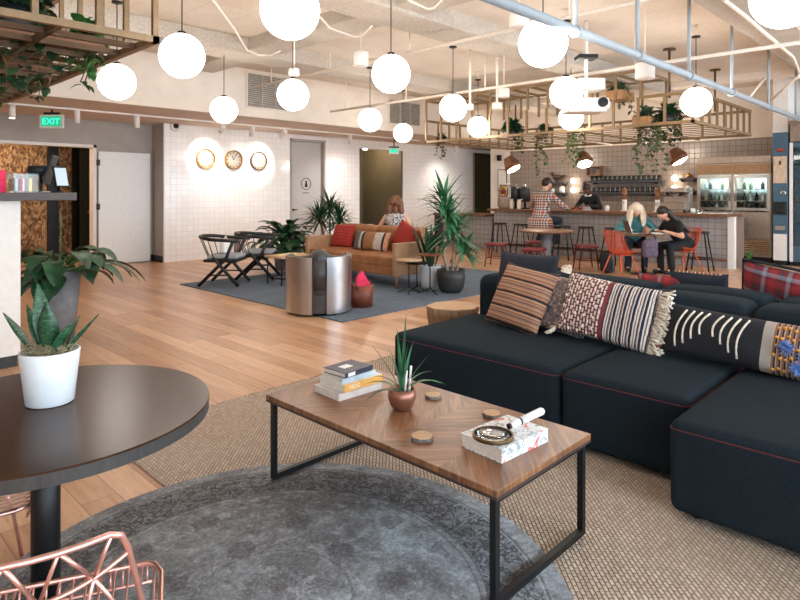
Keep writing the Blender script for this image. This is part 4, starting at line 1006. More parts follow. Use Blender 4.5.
def shell_chair(lab, loc, rz):
    t = thing('shell_chair', lab, 'chair', loc, rz, 'orange wire shell chairs at the cafe table')
    mb = MB(); n, k = 26, 22; g = []
    for i in range(n+1):
        v_ = i/n; row = []
        for j in range(k+1):
            u = -1+2*j/k
            if v_ < .5: s = v_/.5; y = .22-.38*s; z = .44-.03*sin(s*pi)+.02*(1-s)*0; w_ = .235
            else:
                s = (v_-.5)/.5; a = s*1.0; y = -.16-.12*s-.03*sin(s*pi/2); z = .44+.40*s**1.25; w_ = .235-.03*s*s
            cup = (abs(u)**2.2)
            wz = z+cup*(.07 if v_ < .5 else .07*(1-(v_-.5)*2)); wy = y+cup*(.13 if v_ > .5 else .13*max(0, (v_-.25)/.25) if v_ > .25 else 0)
            row.append(mb.bm.verts.new((u*w_, wy, wz)))
        g.append(row)
    for i in range(n):
        for j in range(k): mb.bm.faces.new((g[i][j], g[i][j+1], g[i+1][j+1], g[i+1][j])).smooth = True
    o = mb.build('shell', m_orange, t)
    wf = o.modifiers.new('wire', 'WIREFRAME'); wf.thickness = .0095
    for sx_ in (-1, 1):
        for y0, y1 in ((.12, .22), (-.1, -.24)): MB().cyl((sx_*.13, y0, .41), (sx_*.22, y1, 0), .011, n=8).build('leg', m_orange, t)
    MB().tube([(.13, .12, .408), (-.13, .12, .408), (-.13, -.1, .408), (.13, -.1, .408)], .01, 6, True).build('under_frame', m_orange, t)
    return t
cA = V((10.2, 4.56, 0)); rA = -pi/2-.35
ch = shell_chair('orange shell chair with its back to us and a bag hung on it', cA, rA)
cB = V((11.62, 3.98, 0)); rB = atan2(.48, -.75)-pi/2
dup(ch, 'orange shell chair holding the dark haired woman', cB, rB)
t = thing('shoulder_bag', 'dull purple bag hanging beside the orange chair back', 'bag', TBX+V((-.31, -.245, .335))-V((0, 0, 0)), pi*.72)
MB().cushion((0, 0, .16), (.26, .13, .3), .05, .02).build('pouch', plain('mauve_cloth', (92, 80, 96), .9, var=.2), t)
MB().tube([(-.1, 0, .3), (-.08, .01, .385), (-.05, .05, .42), (.05, .05, .42), (.08, .01, .385), (.1, 0, .3)], .012, 6).build('strap', m_navyfab, t)
t = thing('backpack', 'black backpack on the floor beside the orange chair', 'bag', dep(606, 11.2), .4)
MB().cushion((0, 0, .17), (.32, .2, .34), .07, .02).build('pack', m_blacktee, t); MB().cushion((0, -.12, .12), (.24, .07, .2), .03, 0).build('front_pocket', m_blackpot, t)
MB().tube([(-.04, 0, .35), (-.03, 0, .39), (.03, 0, .39), (.04, 0, .35)], .01, 6).build('grab_loop', m_black, t)
# seat for the blonde person
bl = V((11.5, 4.85, 0)); rbl = atan2(-.30, -.62)-pi/2
dup(s0, 'maroon stool under the blonde person at the cafe table', bl, rbl)
person('person', 'person with pale blonde hair and teal top bent over the cafe table', bl, rbl, .475, .5, [(-.2, .42, .79), (.16, .42, .79)], [(-.14, .3, 0), (.14, .32, 0)], m_skin, m_teal, m_denim, h_fall, m_blonde, .85, nod=.35)
person('person', 'person with long dark hair and black T-shirt writing at the cafe table', cB, rB, .45, .62, [(-.17, .50, .78), (.17, .46, .78)], [(-.12, .36, 0), (.1, .42, 0)], m_skin, m_blacktee, m_blacktee, h_long, m_darkhair, .35, nod=.2)
# person behind the brown sofa
wp = V((8.05, 7.98, 0)); 
t = thing('work_table', 'pale work table behind the brown sofa', 'table', V((8.75, 8.2, 0)), pi/4)
MB().b2(-.35, 1.0, -.35, .35, .70, .735, .004).build('table_top', m_palewood, t)
for sx_ in (-.3, .95):
    for sy_ in (-.3, .3): MB().cyl((sx_, sy_, 0), (sx_, sy_, .70), .02).build('leg', m_black, t)
rw = -pi/4-.1
ch2 = dup(s0, 'maroon stool the person in the print dress sits on', wp, rw)
person('person', 'person with curly auburn hair in a bare shouldered print dress, back turned', wp, rw, .475, .12, [(-.2, .38, .78), (.2, .38, .78)], [(-.1, .35, 0), (.1, .35, 0)], m_skin, m_print, m_print, h_curly, m_brownhair, 0, nod=.15, dress=True)
t = thing('white_chair', 'white chair back showing above the brown sofa beside the person', 'chair', V((7.95, 8.75, 0)), rw)
MB().cushion((0, 0, .45), (.44, .42, .05), .02).build('seat', m_white, t); MB().cushion((0, -.2, .76), (.42, .04, .24), .018).build('backrest', m_white, t)
for sx_ in (-1, 1):
    MB().cyl((sx_*.17, -.195, .4), (sx_*.17, -.195, .7), .012).build('back_post', m_chrome, t)
    for sy_ in (-1, 1): MB().cyl((sx_*.17, sy_*.17, .43), (sx_*.2, sy_*.2, 0), .012).build('leg', m_chrome, t)
t = thing('magazine', 'small dark magazine on the work table behind the sofa', 'magazine', V((9.0, 7.95, .7355)), .9)
MB().b2(-.15, .15, -.11, .11, 0, .02).build('pages', m_page, t); MB().b2(-.152, .152, -.112, .112, .0205, .024).build('cover', m_navyfab, t)
# ================================================================== LOUNGE
RZ = .012
r2x0, r2y0 = 4.47, 5.28
o = MB().b2(r2x0, 9.3, r2y0, 9.35, 0.0005, RZ).build('area_rug', m_rug2); props(o, 'slate blue rectangular rug under the brown sofa and black chairs', 'rug')
# spindle chairs
def spindle_chair(lab, loc, rz):
    t = thing('lounge_chair', lab, 'chair', loc, rz, 'black spindle lounge chairs')
    hw = .29
    for s in (-1, 1):
        MB().tube([(s*hw, .3, 0.0), (s*hw, -.06, .40), (s*hw, -.10, .43)], .027, 8).build('front_leg', m_blackwood, t)
        MB().tube([(s*hw, -.33, 0.0), (s*hw, .10, .42), (s*hw*1.03, .22, .70)], .027, 8).build('rear_leg', m_blackwood, t)
        MB().cyl((s*hw, -.19, .17), (s*hw, .16, .17), .013, n=8).build('side_rail', m_blackwood, t)
    pts = [(-hw*1.05, .30, .70), (-hw*1.07, .1, .71), (-hw*1.1, -.1, .72)]+[(hw*1.1*cos(pi+a*pi/10), -.12-.27*sin(a*pi/10), .725+.03*sin(a*pi/10)) for a in range(1, 10)]+[(hw*1.1, -.1, .72), (hw*1.07, .1, .71), (hw*1.05, .30, .70)]
    MB().tube(pts, .022, 8, rr=[.028]*3+[.028]*9+[.028]*3).build('arm_rail', m_blackwood, t)
    MB().cushion((0, .0, .385), (.54, .54, .045), .02).build('seat', m_blackwood, t)
    MB().cyl((-hw, .0, .36), (hw, .0, .36), .016, n=8).build('cross_rail', m_blackwood, t)
    MB().cushion((0, .02, .44), (.48, .48, .06), .028, .012).build('seat_cushion', plain('grey_seat_cloth', (150, 152, 156), .9), t)
    for i in range(7):
        a = pi+pi*(i+.5)/7; p = V((hw*1.1*cos(a), -.12-.27*abs(sin(a)), .735)); q = V((.24*cos(a), -.06-.19*abs(sin(a)), .40))
        MB().cyl(q, p, .007, n=6).build('spindle', m_blackwood, t)
    return t
k1 = (at(198, 287, RZ)+at(233, 288, RZ)+at(252, 283.6, RZ)+at(219, 282, RZ))/4
k2 = (at(235, 279.5, RZ)+at(264, 281.5, RZ)+at(285, 277.5, RZ)+at(252, 276, RZ))/4
rzc = atan2(-.75, .66)-pi/2
c_ = spindle_chair('black spindle lounge chair nearer the wood floor edge of the blue rug', V((k1.x, k1.y, RZ+.0275)), rzc)
dup(c_, 'black spindle lounge chair closer to the big leafy plants', V((k2.x, k2.y, RZ+.0275)), rzc+.08)
t = thing('water_bottles_bag', 'clear bag standing on the seat of the nearer black chair', 'bag', V((k1.x, k1.y, RZ+.0275+.485)), .3)
MB().cushion((0, 0, .1), (.2, .12, .2), .05, .02).build('pouch', m_paper, t); MB().tube([(-.05, 0, .2), (0, 0, .27), (.05, 0, .2)], .008, 6).build('carry_loop', m_paper, t)
t = thing('folded_throw', 'brown pink throw hung on the back of the black chair near the plants', 'throw', V((k2.x, k2.y, RZ+.0275)), rzc+.08)
MB().cushion((.0, -.37, .60), (.3, .05, .34), .02).build('cloth', plain('dusty_throw', (150, 120, 116), .95, var=.15), t)
# small side table by the chairs
p = at(288, 283, RZ)
t = thing('side_table', 'small wooden side table with black frame by the steel armchair', 'table', p, 0)
MB().b2(-.3, .3, -.24, .24, .43, .46, .004).build('table_top', m_slice, t)
for sx_ in (-1, 1):
    for sy_ in (-1, 1): MB().cyl((sx_*.26, sy_*.2, 0), (sx_*.26, sy_*.2, .43), .011, n=8).build('leg', m_black, t)
MB().b2(-.27, .27, -.21, -.19, .1, .12).b2(-.27, .27, .19, .21, .1, .12).b2(-.27, -.25, -.21, .21, .1, .12).b2(.25, .27, -.21, .21, .1, .12).build('lower_frame', m_black, t)
t = thing('yellow_folder', 'pale yellow papers lying on the small wooden side table', 'paper', p+V((0, 0, .4605)), .3)
MB().b2(-.2, .2, -.13, .13, 0, .012).build('sheets', plain('pale_yellow_paper', (226, 208, 150), .8), t)
# brown sofa
bx0, by0_, by1_ = 6.5, 6.42, 8.72
t = thing('leather_sofa', 'tan leather two seat sofa on wooden legs over the blue rug', 'sofa', (bx0, by0_, RZ))
W = by1_-by0_; D = .88
for y in (.04, W-.04):
    for x in (.05, D-.06): MB().cyl((x, y, 0), (x, y, .2), .02, .03).build('leg', m_legwood, t)
MB().b2(.03, D-.02, .08, W-.08, .19, .33, .015).build('base_frame', m_tan, t)
for k in (0, 1): MB().cushion((.4, .1+(W-.2)*(k+.5)/2, .40), (.76, (W-.2)/2-.005, .17), .04, .02).build('seat_cushion', m_tan, t)
for k in (0, 1): MB().cushion((D-.13, .1+(W-.2)*(k+.5)/2, .645), (.2, (W-.2)/2-.005, .5), .06, .02).build('back_cushion', m_tan, t)
for y in (.045, W-.045): MB().b2(0, D, y-.045, y+.045, .195, .70, .015).build('arm_panel', m_tanside, t)
MB().b2(D-.03, D+.02, .0, W, .195, .80, .012).build('back_panel', m_tan, t)
def cushion_thing(name, lab, cat, w_, h_, t_, mat, foot, rz, tilt, roll=0, group=None, kids=None, n=18):
    """foot: where the lower edge rests; pillow front looks along local -Y"""
    T = thing(name, lab, cat, foot, rz, group)
    R_ = Euler((-tilt, roll, 0)).to_matrix().to_4x4()
    ang = abs(roll); half = (h_/2*cos(ang)+w_/2*sin(ang))*.96
    up = Euler((-tilt, 0, 0)).to_matrix() @ V((0, 0, half))
    o = MB().pillow(w_, h_, t_, n).build('cover', mat, T, up, (-tilt, roll, 0))
    if kids: kids(T, o, up, (-tilt, roll, 0))
    return T
m_redstripe = stripes('red_ribbed_cloth', 'z', .055, [(0, (156, 44, 38)), (.7, (104, 28, 28)), (.85, (176, 62, 52))])
m_lumb = N('patterned_lumbar'); _o = m_lumb.obj(); _x, _y, _z = m_lumb.sep(_o)
_c = m_lumb.ramp(m_lumb.math('ADD', m_lumb.math('DIVIDE', _x, .74), .5), [(0, (96, 92, 92)), (.16, (190, 180, 168)), (.24, (34, 34, 40)), (.32, (150, 104, 66)), (.66, (186, 176, 166)), (.9, (40, 38, 44)), (.96, (196, 140, 110))], True)
_v = m_lumb.voro(m_lumb.mapping(_o, (1, .1, 1)), 26); m_lumb = m_lumb.out(m_lumb.mix(m_lumb.math('MULTIPLY', m_lumb.math('LESS_THAN', _v, .32), .5), _c, (60, 58, 76)), .95)
sz = RZ+.505
cushion_thing('red_cushion', 'red ribbed cushion at the plant end of the tan sofa', 'cushion', .5, .42, .14, m_redstripe, V((bx0+.5, by1_-.40, sz)), -pi/2+.15, .35)
cushion_thing('red_cushion', 'red ribbed cushion tipped against the near arm of the tan sofa', 'cushion', .5, .42, .14, m_redstripe, V((bx0+.53, by0_+.42, sz)), -pi/2-.2, .3, .35)
cushion_thing('lumbar_cushion', 'long patterned lumbar cushion at the middle of the tan sofa', 'cushion', .86, .33, .14, m_lumb, V((bx0+.40, (by0_+by1_)/2-.12, sz)), -pi/2, .3)
# steel barrel chair seen from behind
cc = at(319, 311, RZ); cc = V((cc.x+.06, cc.y+.08, RZ)); dirv = V((cc.x, cc.y, 0)).normalized()
cc = cc-dirv*.04; rb = atan2(dirv.y, dirv.x)-pi/2
t = thing('barrel_armchair', 'riveted steel barrel armchair with charcoal leather, seen from behind', 'chair', cc, rb)
def wing(a0, a1, r, z0, z1, th=.02):
    m = MB(); n = 32; A_ = [a0+(a1-a0)*i/n for i in range(n+1)]
    ou = [(r*cos(a), r*sin(a)) for a in A_]; inn = [((r-th)*cos(a), (r-th)*sin(a)) for a in A_[::-1]]
    return m.prism(ou+inn, z0, z1, bev=.006)
m_alu = N('worn_aluminium'); _o = m_alu.obj()
m_alu = m_alu.out(m_alu.ramp(m_alu.noise(_o, 3, 2), [(.3, (186, 186, 190)), (.7, (204, 204, 206))]), .3, 1.0)
back = -pi/2+.02
for a0, a1 in ((back+.22, back+2.0), (back-2.0, back-.22)):
    w_ = wing(a0, a1, .41, .02, .70).build('steel_wing', m_alu, t)
    rv = MB()
    for s in range(9):
        for zz in (.05, .67):
            a = a0+.06+(a1-a0-.12)*s/8; rv.ball((.412*cos(a), .412*sin(a), zz), .006, sub=1)
    rv.build('rivet', m_chrome, w_)
MB().prism([(.385*cos(back-.3+.6*i/10), .385*sin(back-.3+.6*i/10)) for i in range(11)]+[(.33*cos(back+.3-.6*i/10), .33*sin(back+.3-.6*i/10)) for i in range(11)], .03, .70).build('leather_spine', m_grleather, t)
pts = [(.355*cos(back-1.95+3.9*i/24), .355*sin(back-1.95+3.9*i/24), .672+.03*math.exp(-((i-12)/2.6)**2)) for i in range(25)]
rr = [.036+.02*math.exp(-((i-12)/2.6)**2) for i in range(25)]
MB().tube(pts, .05, 12, rr=rr).build('leather_roll', m_grleather, t)
q_ = V((cos(back)*.30, sin(back)*.30, 0)); MB().cap(q_+V((0, 0, .3)), q_+V((0, 0, .675)), .105, .125, 3).build('headrest_bolster', m_grleather, t)
MB().cushion((0, .04, .40), (.52, .46, .16), .06, .03).build('seat_cushion', m_grleather, t)
MB().lathe([(0, 0.0), (.36, .0), (.37, .32), (0, .32)], n=30).build('plinth', m_black, t)
# leather basket with pink cloth
p = at(361, 306, RZ)
t = thing('leather_basket', 'brown leather basket on the rug beside the steel armchair', 'basket', p, .3)
MB().lathe([(0, .0), (.15, 0), (.165, .28), (.15, .28), (.135, .03), (0, .03)], n=26).build('tub', m_brleather, t)
for s in (-1, 1): MB().tube([(s*.16, -.05, .24), (s*.175, -.03, .31), (s*.175, .03, .31), (s*.16, .05, .24)], .012, 6).build('handle', m_brleather, t)
t = thing('pink_cloth', 'bright pink folded cloth sticking out of the leather basket', 'cloth', p+V((.02, -.0, .0305)), -.4)
MB().prism([(-.09, 0), (.09, 0), (.1, .26), (.0, .43), (-.08, .34)], -.03, .03, Matrix.Rotation(pi/2, 4, 'X'), .012).build('cloth', m_pink, t)
t = thing('blue_cloth', 'pale blue cloth tucked behind the pink one', 'cloth', p+V((.04, .055, .0305)), -.5)
MB().prism([(-.06, 0), (.07, 0), (.08, .28), (.02, .34), (-.06, .26)], -.02, .02, Matrix.Rotation(pi/2, 4, 'X'), .01).build('cloth', plain('pale_blue_cloth', (150, 184, 206), .9), t)
# small nesting tables
for px, py, zt, r, lab in ((409, 293, .50, .2, 'small round wood topped wire table nearer the tan sofa'), (430, 293.5, .58, .17, 'small round brown topped wire table in front of the white pot'), (417, 291, .43, .17, 'low round black topped wire table between the two wood topped ones')):
    p = at(px, py, RZ); t = thing('nesting_table', lab, 'table', p, rnd(0, 2), 'small round wire tables by the sofa arm')
    top = m_slice if zt == .50 else (m_brleather if zt > .5 else m_black)
    MB().lathe([(0, zt-.02), (r, zt-.02), (r, zt), (0, zt)], n=30).build('table_top', top, t)
    MB().cyl((0, 0, .06), (0, 0, zt-.02), .01, n=8).build('post', m_black, t)
    for k in range(3): a = 2*pi*k/3+.4; MB().tube([(0, 0, .09), (.1*cos(a), .1*sin(a), .03), (.19*cos(a), .19*sin(a), .008)], .008, 6).build('leg', m_black, t)
# ------------------------------------------------------------------ standing plants
def potted(name, lab, loc, prof, potm, soil_z, soil_r):
    t = thing(name, lab, 'plant', loc)
    MB().lathe(prof, n=36).build('pot', potm, t)
    MB().lathe([(0, soil_z), (soil_r, soil_z-.004), (soil_r, soil_z-.03), (0, soil_z-.03)], n=26).build('soil', m_soil, t); return t
p = at(451, 292, RZ)
t = potted('potted_yucca', 'tall yucca with bare trunks in a charcoal pot', p, [(0, 0), (.14, 0), (.19, .08), (.215, .22), (.21, .34), (.2, .34), (.19, .3), (0, .3)], m_blackpot, .30, .19)
fo, st = MB(), MB()
trunks = [((-.04, .02, .28), (-.17, .12, .80), .026), ((.03, 0, .28), (.02, -.04, .86), .03), ((.07, -.03, .28), (.12, -.1, .62), .024)]
heads = [((-.04, .05, 1.1), 60, .52), ((.02, -.04, .88), 56, .52), ((.14, -.14, .66), 40, .42), ((-.06, .08, 1.33), 40, .46)]
st.tube([(-.04, .02, .28), (-.1, .05, .55), (-.06, .06, .9), (-.05, .07, 1.4)], .027, 8); st.tube([(.03, 0, .28), (.05, -.02, .6), (.02, -.04, .95)], .03, 8); st.tube([(.08, -.03, .28), (.12, -.08, .5), (.14, -.12, .66)], .024, 8)
for c, n, L in heads:
    for i in range(n):
        a = rnd(0, 6.28); e = rnd(-.45, 1.25); fo.leaf(V(c)+V((0, 0, rnd(-.12, .08))), (cos(a)*cos(e), sin(a)*cos(e), sin(e)), L*rnd(.75, 1.15), .06, rnd(.2, .75), 5, .2, 1.0, .3)
fo.build('leaves', m_yuc, t); st.build('trunk', plain('yucca_trunk', (168, 152, 134), .9, var=.25, scale=30, bump=.5), t)
p = at(430, 288.5, RZ)
t = potted('snake_plant', 'snake plant with upright dark leaves in a white pot on the rug', p, [(0, 0), (.13, 0), (.17, .36), (.155, .36), (.15, .32), (0, .32)], m_ceram, .32, .15)
fo = MB()
for i in range(18):
    a = rnd(0, 6.28); r = rnd(.0, .1); fo.leaf((r*cos(a), r*sin(a), .3), (cos(a)*.3, sin(a)*.3, 1), rnd(.45, .85), .085, .08, 7, .2, 1, .45)
fo.build('leaves', m_green, t)
p = at(283, 266, 0)
t = potted('peace_lily', 'broad leafed green plant behind the side table at the tiled wall', V((6.75, 9.7, 0)), [(0, 0), (.17, 0), (.22, .4), (.2, .4), (.19, .36), (0, .36)], m_terrac, .36, .19)
fo, st = MB(), MB()
for i in range(110):
    a = rnd(0, 6.28); e = rnd(.0, 1.3); L = rnd(.2, .55); d = V((cos(a)*cos(e), sin(a)*cos(e), sin(e))); q = V((0, 0, .36))+d*L
    st.tube([(0, 0, .35), V((0, 0, .36))+d*L*.5, q], .006, 4); fo.leaf(q, (d.x, d.y, d.z*.5), rnd(.28, .38), .19, .9, 6)
fo.build('leaves', m_green, t); st.build('stem', m_green, t)
t = potted('dragon_tree', 'spiky dragon tree standing behind the tan sofa', V((7.75, 9.55, 0)), [(0, 0), (.16, 0), (.2, .36), (.18, .36), (.17, .32), (0, .32)], m_blackpot, .32, .17)
fo, st = MB(), MB()
for c in ((0, 0, 1.2), (.16, -.1, .95), (-.2, .1, 1.0)):
    st.tube([(0, 0, .3), (c[0]*.6, c[1]*.6, .65), c], .02, 7)
    for i in range(120):
        a = rnd(0, 6.28); e = rnd(-.5, 1.35); fo.leaf(V(c)+V((0, 0, rnd(-.15, .05))), (cos(a)*cos(e), sin(a)*cos(e), sin(e)), rnd(.34, .52), .036, .5, 4)
fo.build('leaves', m_green, t); st.build('trunk', m_stem, t)
# green plant at the bar gate
t = potted('floor_plant', 'small green plant on the floor beside the pale bar gate', V((13.05, on_x(749, 13.05)[0], 0)), [(0, 0), (.08, 0), (.1, .15), (.09, .15), (.085, .13), (0, .13)], m_blackpot, .13, .085)
fo = MB()
for i in range(10): a = rnd(0, 6.28); fo.leaf((0, 0, .12), (cos(a)*.3, sin(a)*.3, 1), rnd(.18, .3), .08, .3, 5)
fo.build('leaves', m_green2, t)
# ================================================================== RECEPTION
ry = 5.95
t = thing('reception_counter', 'white reception counter with a dark wooden slab top', 'counter', (0, ry, 0))
MB().b2(-3.4, 1.42, 0, .75, .1, 1.425, .004).build('body_panel', m_white, t)
MB().b2(-3.4, 1.40, .02, .73, 0, .0995).build('plinth', m_blackpot, t)
MB().b2(-3.5, 1.83, -.12, .8, 1.4255, 1.495, .004).build('slab_top', m_dkwood, t)
ct = 1.4955
def rec(px, y): return V((on_y(px, y)[0], y, ct))
p = rec(23, 6.25); t = thing('glass_box', 'clear box of small cards on the reception slab', 'box', p, .1)
MB().b2(-.1, .1, -.07, .07, 0, .008).b2(-.1, .1, -.07, -.065, .008, .17).b2(-.1, .1, .065, .07, .008, .17).b2(-.1, -.095, -.065, .065, .008, .17).b2(.095, .1, -.065, .065, .008, .17).build('clear_tray', m_glass, t)
for i in range(5): MB().box((-.06+.03*i, rnd(-.02, .02), .07), (.022, .07, .11), rz=rnd(-.5, .5)).build('card', (m_paper, m_pink, m_copper, m_paper, m_gold)[i], t)
p = rec(41, 6.35); t = thing('point_of_sale_stand', 'black screen on a stand at the end of the reception slab', 'monitor', p, -.5); t.scale = (.85, .85, .85)
MB().lathe([(0, 0), (.09, 0), (.09, .012), (.02, .02), (.02, .2), (0, .2)], n=18).build('stand', m_chrome, t)
MB().box((.1, -.04, .25), (.03, .26, .33), ry=.28, bev=.008).build('screen', m_black, t); MB().cyl((-.12, 0, .24), (.09, 0, .25), .055, n=18).build('arm_joint', m_blackpot, t)
p = rec(62, 6.2); t = thing('tablet', 'pale tablet display turned to the visitors on the slab', 'tablet', p, .3)
MB().cyl((0, .05, 0), (0, .05, .17), .012).cyl((0, .05, 0), (0, .05, .01), .05).build('stand', m_black, t)
MB().box((0, .02, .15), (.13, .02, .2), rx=-.25, bev=.006).build('casing', m_black, t); MB().box((0, .0085, .1475), (.11, .004, .17), rx=-.25).build('lit_screen', glow('tablet_screen', (190, 205, 214), .8), t)
p = rec(-3, 6.25); t = thing('pink_card', 'pink brochure standing on the reception slab at the photo edge', 'brochure', p, .2)
MB().box((0, 0, .1), (.14, .006, .2), rx=-.1).build('sheet', m_pink, t); MB().box((0, .035, .06), (.06, .006, .13), rx=.4).build('prop', m_paper, t)
t = potted('peace_lily', 'dark peace lily in a tall grey planter at the reception counter end', V((1.86, 6.42, 0)), [(0, 0), (.12, 0), (.19, .74), (.175, .74), (.165, .69), (0, .69)], m_terrac, .69, .165)
fo, st = MB(), MB()
for i in range(42):
    a = rnd(0, 6.28); e = rnd(-.15, 1.0); L = rnd(.15, .38); d = V((cos(a)*cos(e), sin(a)*cos(e), sin(e))); q = V((0, 0, .71))+d*L
    if q.y+6.42 < 6.0 and q.x < -.3: continue
    st.tube([(0, 0, .69), V((0, 0, .71))+d*L*.5, q], .006, 4); fo.leaf(q, (d.x, d.y, d.z*.3), rnd(.26, .38), .18, 1.0, 6)
for a, L in ((-.25, .42), (-.5, .5), (.1, .5), (-.9, .42), (-.05, .62)):
    d = V((cos(a), sin(a), .25)); q = V((0, 0, .72))+d*.3; st.tube([(0, 0, .69), q], .006, 4); fo.leaf(q, (d.x, d.y, .1), L, .15, .9, 7)
fo.build('leaves', m_green, t); st.tube([(-.02, -.1, .7), (-.03, -.13, 1.0), (-.03, -.14, 1.2)], .005, 4); st.build('stem', m_green2, t)
MB().leaf((-.03, -.14, 1.17), (-.1, 0, 1), .16, .07, .1, 5).build('pale_flower', plain('spathe', (150, 170, 120), .6), t)
# ================================================================== FOREGROUND RUGS + COFFEE TABLE
o = MB().b2(1.35, 6.2, -3.2, 3.86, .0005, .010).build('jute_rug', m_jute); props(o, 'large woven jute rug under the sofa and coffee table', 'rug')
fr = MB()
for i in range(150):
    x = 1.36+4.8*i/149; fr.cyl((x, 3.86, .006), (x+rnd(-.02, .02), 3.89+rnd(0, .015), .004), .004, .003, 5)
fr.build('fringe', m_jute, o)
t = MB().lathe([(0, 0), (1.09, 0), (1.10, .004), (1.095, .009), (0, .0095)], n=96).build('round_rug', m_rug, None, (1.24, 1.86, .0105)); props(t, 'round faded grey oriental rug lying over the jute', 'rug')
tx0_, tx1_, ty0_, ty1_ = 1.735, 2.435, 1.22, 2.66
cx_, cy_ = (tx0_+tx1_)/2, (ty0_+ty1_)/2; hx_, hy_ = (tx1_-tx0_)/2, (ty1_-ty0_)/2
TZ = .455; ZB = .0205
t = thing('coffee_table', 'rectangular walnut coffee table with chevron grain on black frames', 'table', (cx_, cy_, ZB))
MB().box((0, 0, TZ-ZB-.0125), (hx_*2, hy_*2, .025), bev=.003).build('table_top', m_chev, t)
MB().box((0, 0, TZ-ZB-.031), (hx_*2-.002, hy_*2-.002, .011)).build('edge_band', m_dkwood, t)
for s in (-1, 1):
    y = s*(hy_-.03); f = MB(); th = .014
    for sx_ in (-1, 1): MB().box((sx_*(hx_-.03), y, .2), (.026, .026, .395)).build('leg', m_black, t)
    MB().box((0, y, .013), (hx_*2-.086, .026, .026)).build('floor_bar', m_black, t)
    MB().box((0, y, .387), (hx_*2-.086, .026, .022)).build('top_bar', m_black, t)
# books
def book(lab, loc, rz, L, Wd, h, cov, spine=None, extra=None, grp=None):
    b = thing('book', lab, 'book', loc, rz, grp)
    MB().b2(-L/2+.004, L/2-.004, -Wd/2+.002, Wd/2-.004, .003, h-.003).build('page_block', m_page, b)
    MB().b2(-L/2, L/2, -Wd/2, Wd/2, 0, .0029).b2(-L/2, L/2, -Wd/2, Wd/2, h-.0029, h).build('cover', cov, b)
    MB().b2(-L/2, L/2, -Wd/2-.003, -Wd/2-.0001, 0, h).build('spine', spine or cov, b)
    if extra: extra(b, L, Wd, h)
    return b
b0p = at(345, 390, TZ+.02)
m_bk1 = plain('pale_cover', (206, 196, 192), .5, var=.05); m_bk2 = plain('orange_spine', (226, 170, 84), .5, var=.04); m_bk3 = plain('white_cover', (222, 220, 214), .5, var=.04)
m_bk4 = stripes('navy_wave_cover', 'y', .06, [(0, (46, 48, 70)), (.6, (74, 76, 98)), (.7, (40, 42, 62))], .4)
def sp1(b, L, Wd, h):
    text('spine_lettering', 'COLLECTED WORKS', h*.55, plain('grey_ink', (120, 122, 130), .6), b, (0, -Wd/2-.0035, h/2), (pi/2, 0, 0), .0002)
def sp2(b, L, Wd, h): text('spine_lettering', 'HOO', h*.8, m_paper, b, (-L*.24, -Wd/2-.0035, h/2), (pi/2, 0, 0), .0003)
def sp4(b, L, Wd, h):
    MB().b2(-.045, .02, -.02, .03, h+.0002, h+.001).build('title_label', m_paper, b)
    MB().b2(-L/2+.02, -L/2+.07, -Wd/2-.0036, -Wd/2-.0031, .004, h-.004).build('spine_label', m_paper, b)
rzb = radians(-20)
SRZ, SLN = (lambda d: (atan2(d.y, d.x), d.length))(at(386, 391, TZ)-at(343, 404, TZ))
h = TZ+.0005
g = 'books stacked on the coffee table'
_f = at(343, 404, TZ); _l = at(313, 388, TZ); c0 = (at(386, 391, TZ)+_l)/2; c0.z = 0; BW = (_l-_f).length
book('pale book at the bottom of the coffee table stack', c0+V((-.012, .0, h)), SRZ, SLN, .215, .034, m_bk1, None, None, g); h += .0345
book('white book with orange spine, second from the bottom of the stack', c0+V((.012, .0, h)), SRZ+.04, SLN*.94, .205, .038, m_bk3, m_bk2, sp2, g); h += .0385
book('thin white book right under the navy one in the stack', c0+V((.005, .01, h)), SRZ+.02, .23, .17, .022, m_bk3, plain('blue_grey_spine', (176, 190, 200), .5), None, g); h += .0225
book('dark navy book with white label on top of the stack', c0+V((.0, .01, h)), SRZ+.10, .20, .165, .026, m_bk4, None, sp4, g)
# copper pot
p = at(402, 409, TZ)
t = thing('potted_aloe', 'slender leafed plant with two white stakes in a copper pot on the coffee table', 'plant', p+V((0, 0, .0005))); t.scale = (1.14, 1.14, 1.14)
MB().lathe([(0, 0), (.034, 0), (.05, .02), (.060, .055), (.058, .088), (.054, .088), (.054, .055), (.044, .02), (0, .015)], n=36).build('pot', m_copperpot, t)
MB().lathe([(0, .076), (.053, .074), (.05, .05), (0, .05)], n=24).build('soil', plain('moss_bed', (112, 98, 72), .95, var=.4, scale=80, bump=.8), t)
fo = MB()
lv = [(-1.0, .9, .17), (-.75, 1.6, .24), (-.15, 2.6, .28), (.12, 2.8, .33), (.3, 2.0, .24), (.9, 1.1, .19), (1.0, .8, .2), (-1.0, .45, .17), (.75, 1.5, .2), (-.45, 2.0, .19), (.55, .9, .16), (-.5, .8, .15), (.15, 1.6, .2)]
cr = V((CA, -SA, 0)); cf = V((SA, CA, 0))
for i, (a, b, L) in enumerate(lv): fo.leaf(V((0, 0, .072))+cr*(a*.008), cr*a+cf*rnd(-.4, .3)+V((0, 0, b)), L, .02, .85 if b < 1.3 else .3, 9, .35, 1, .25)
fo.build('leaves', m_yuc, t)
for dx, hh in ((.012, .165), (.030, .185)): MB().cyl(V((0, 0, .07))+cr*dx-cf*.01, V((0, 0, hh))+cr*(dx+.008)-cf*.01, .0048, n=10).build('stake', m_paper, t)
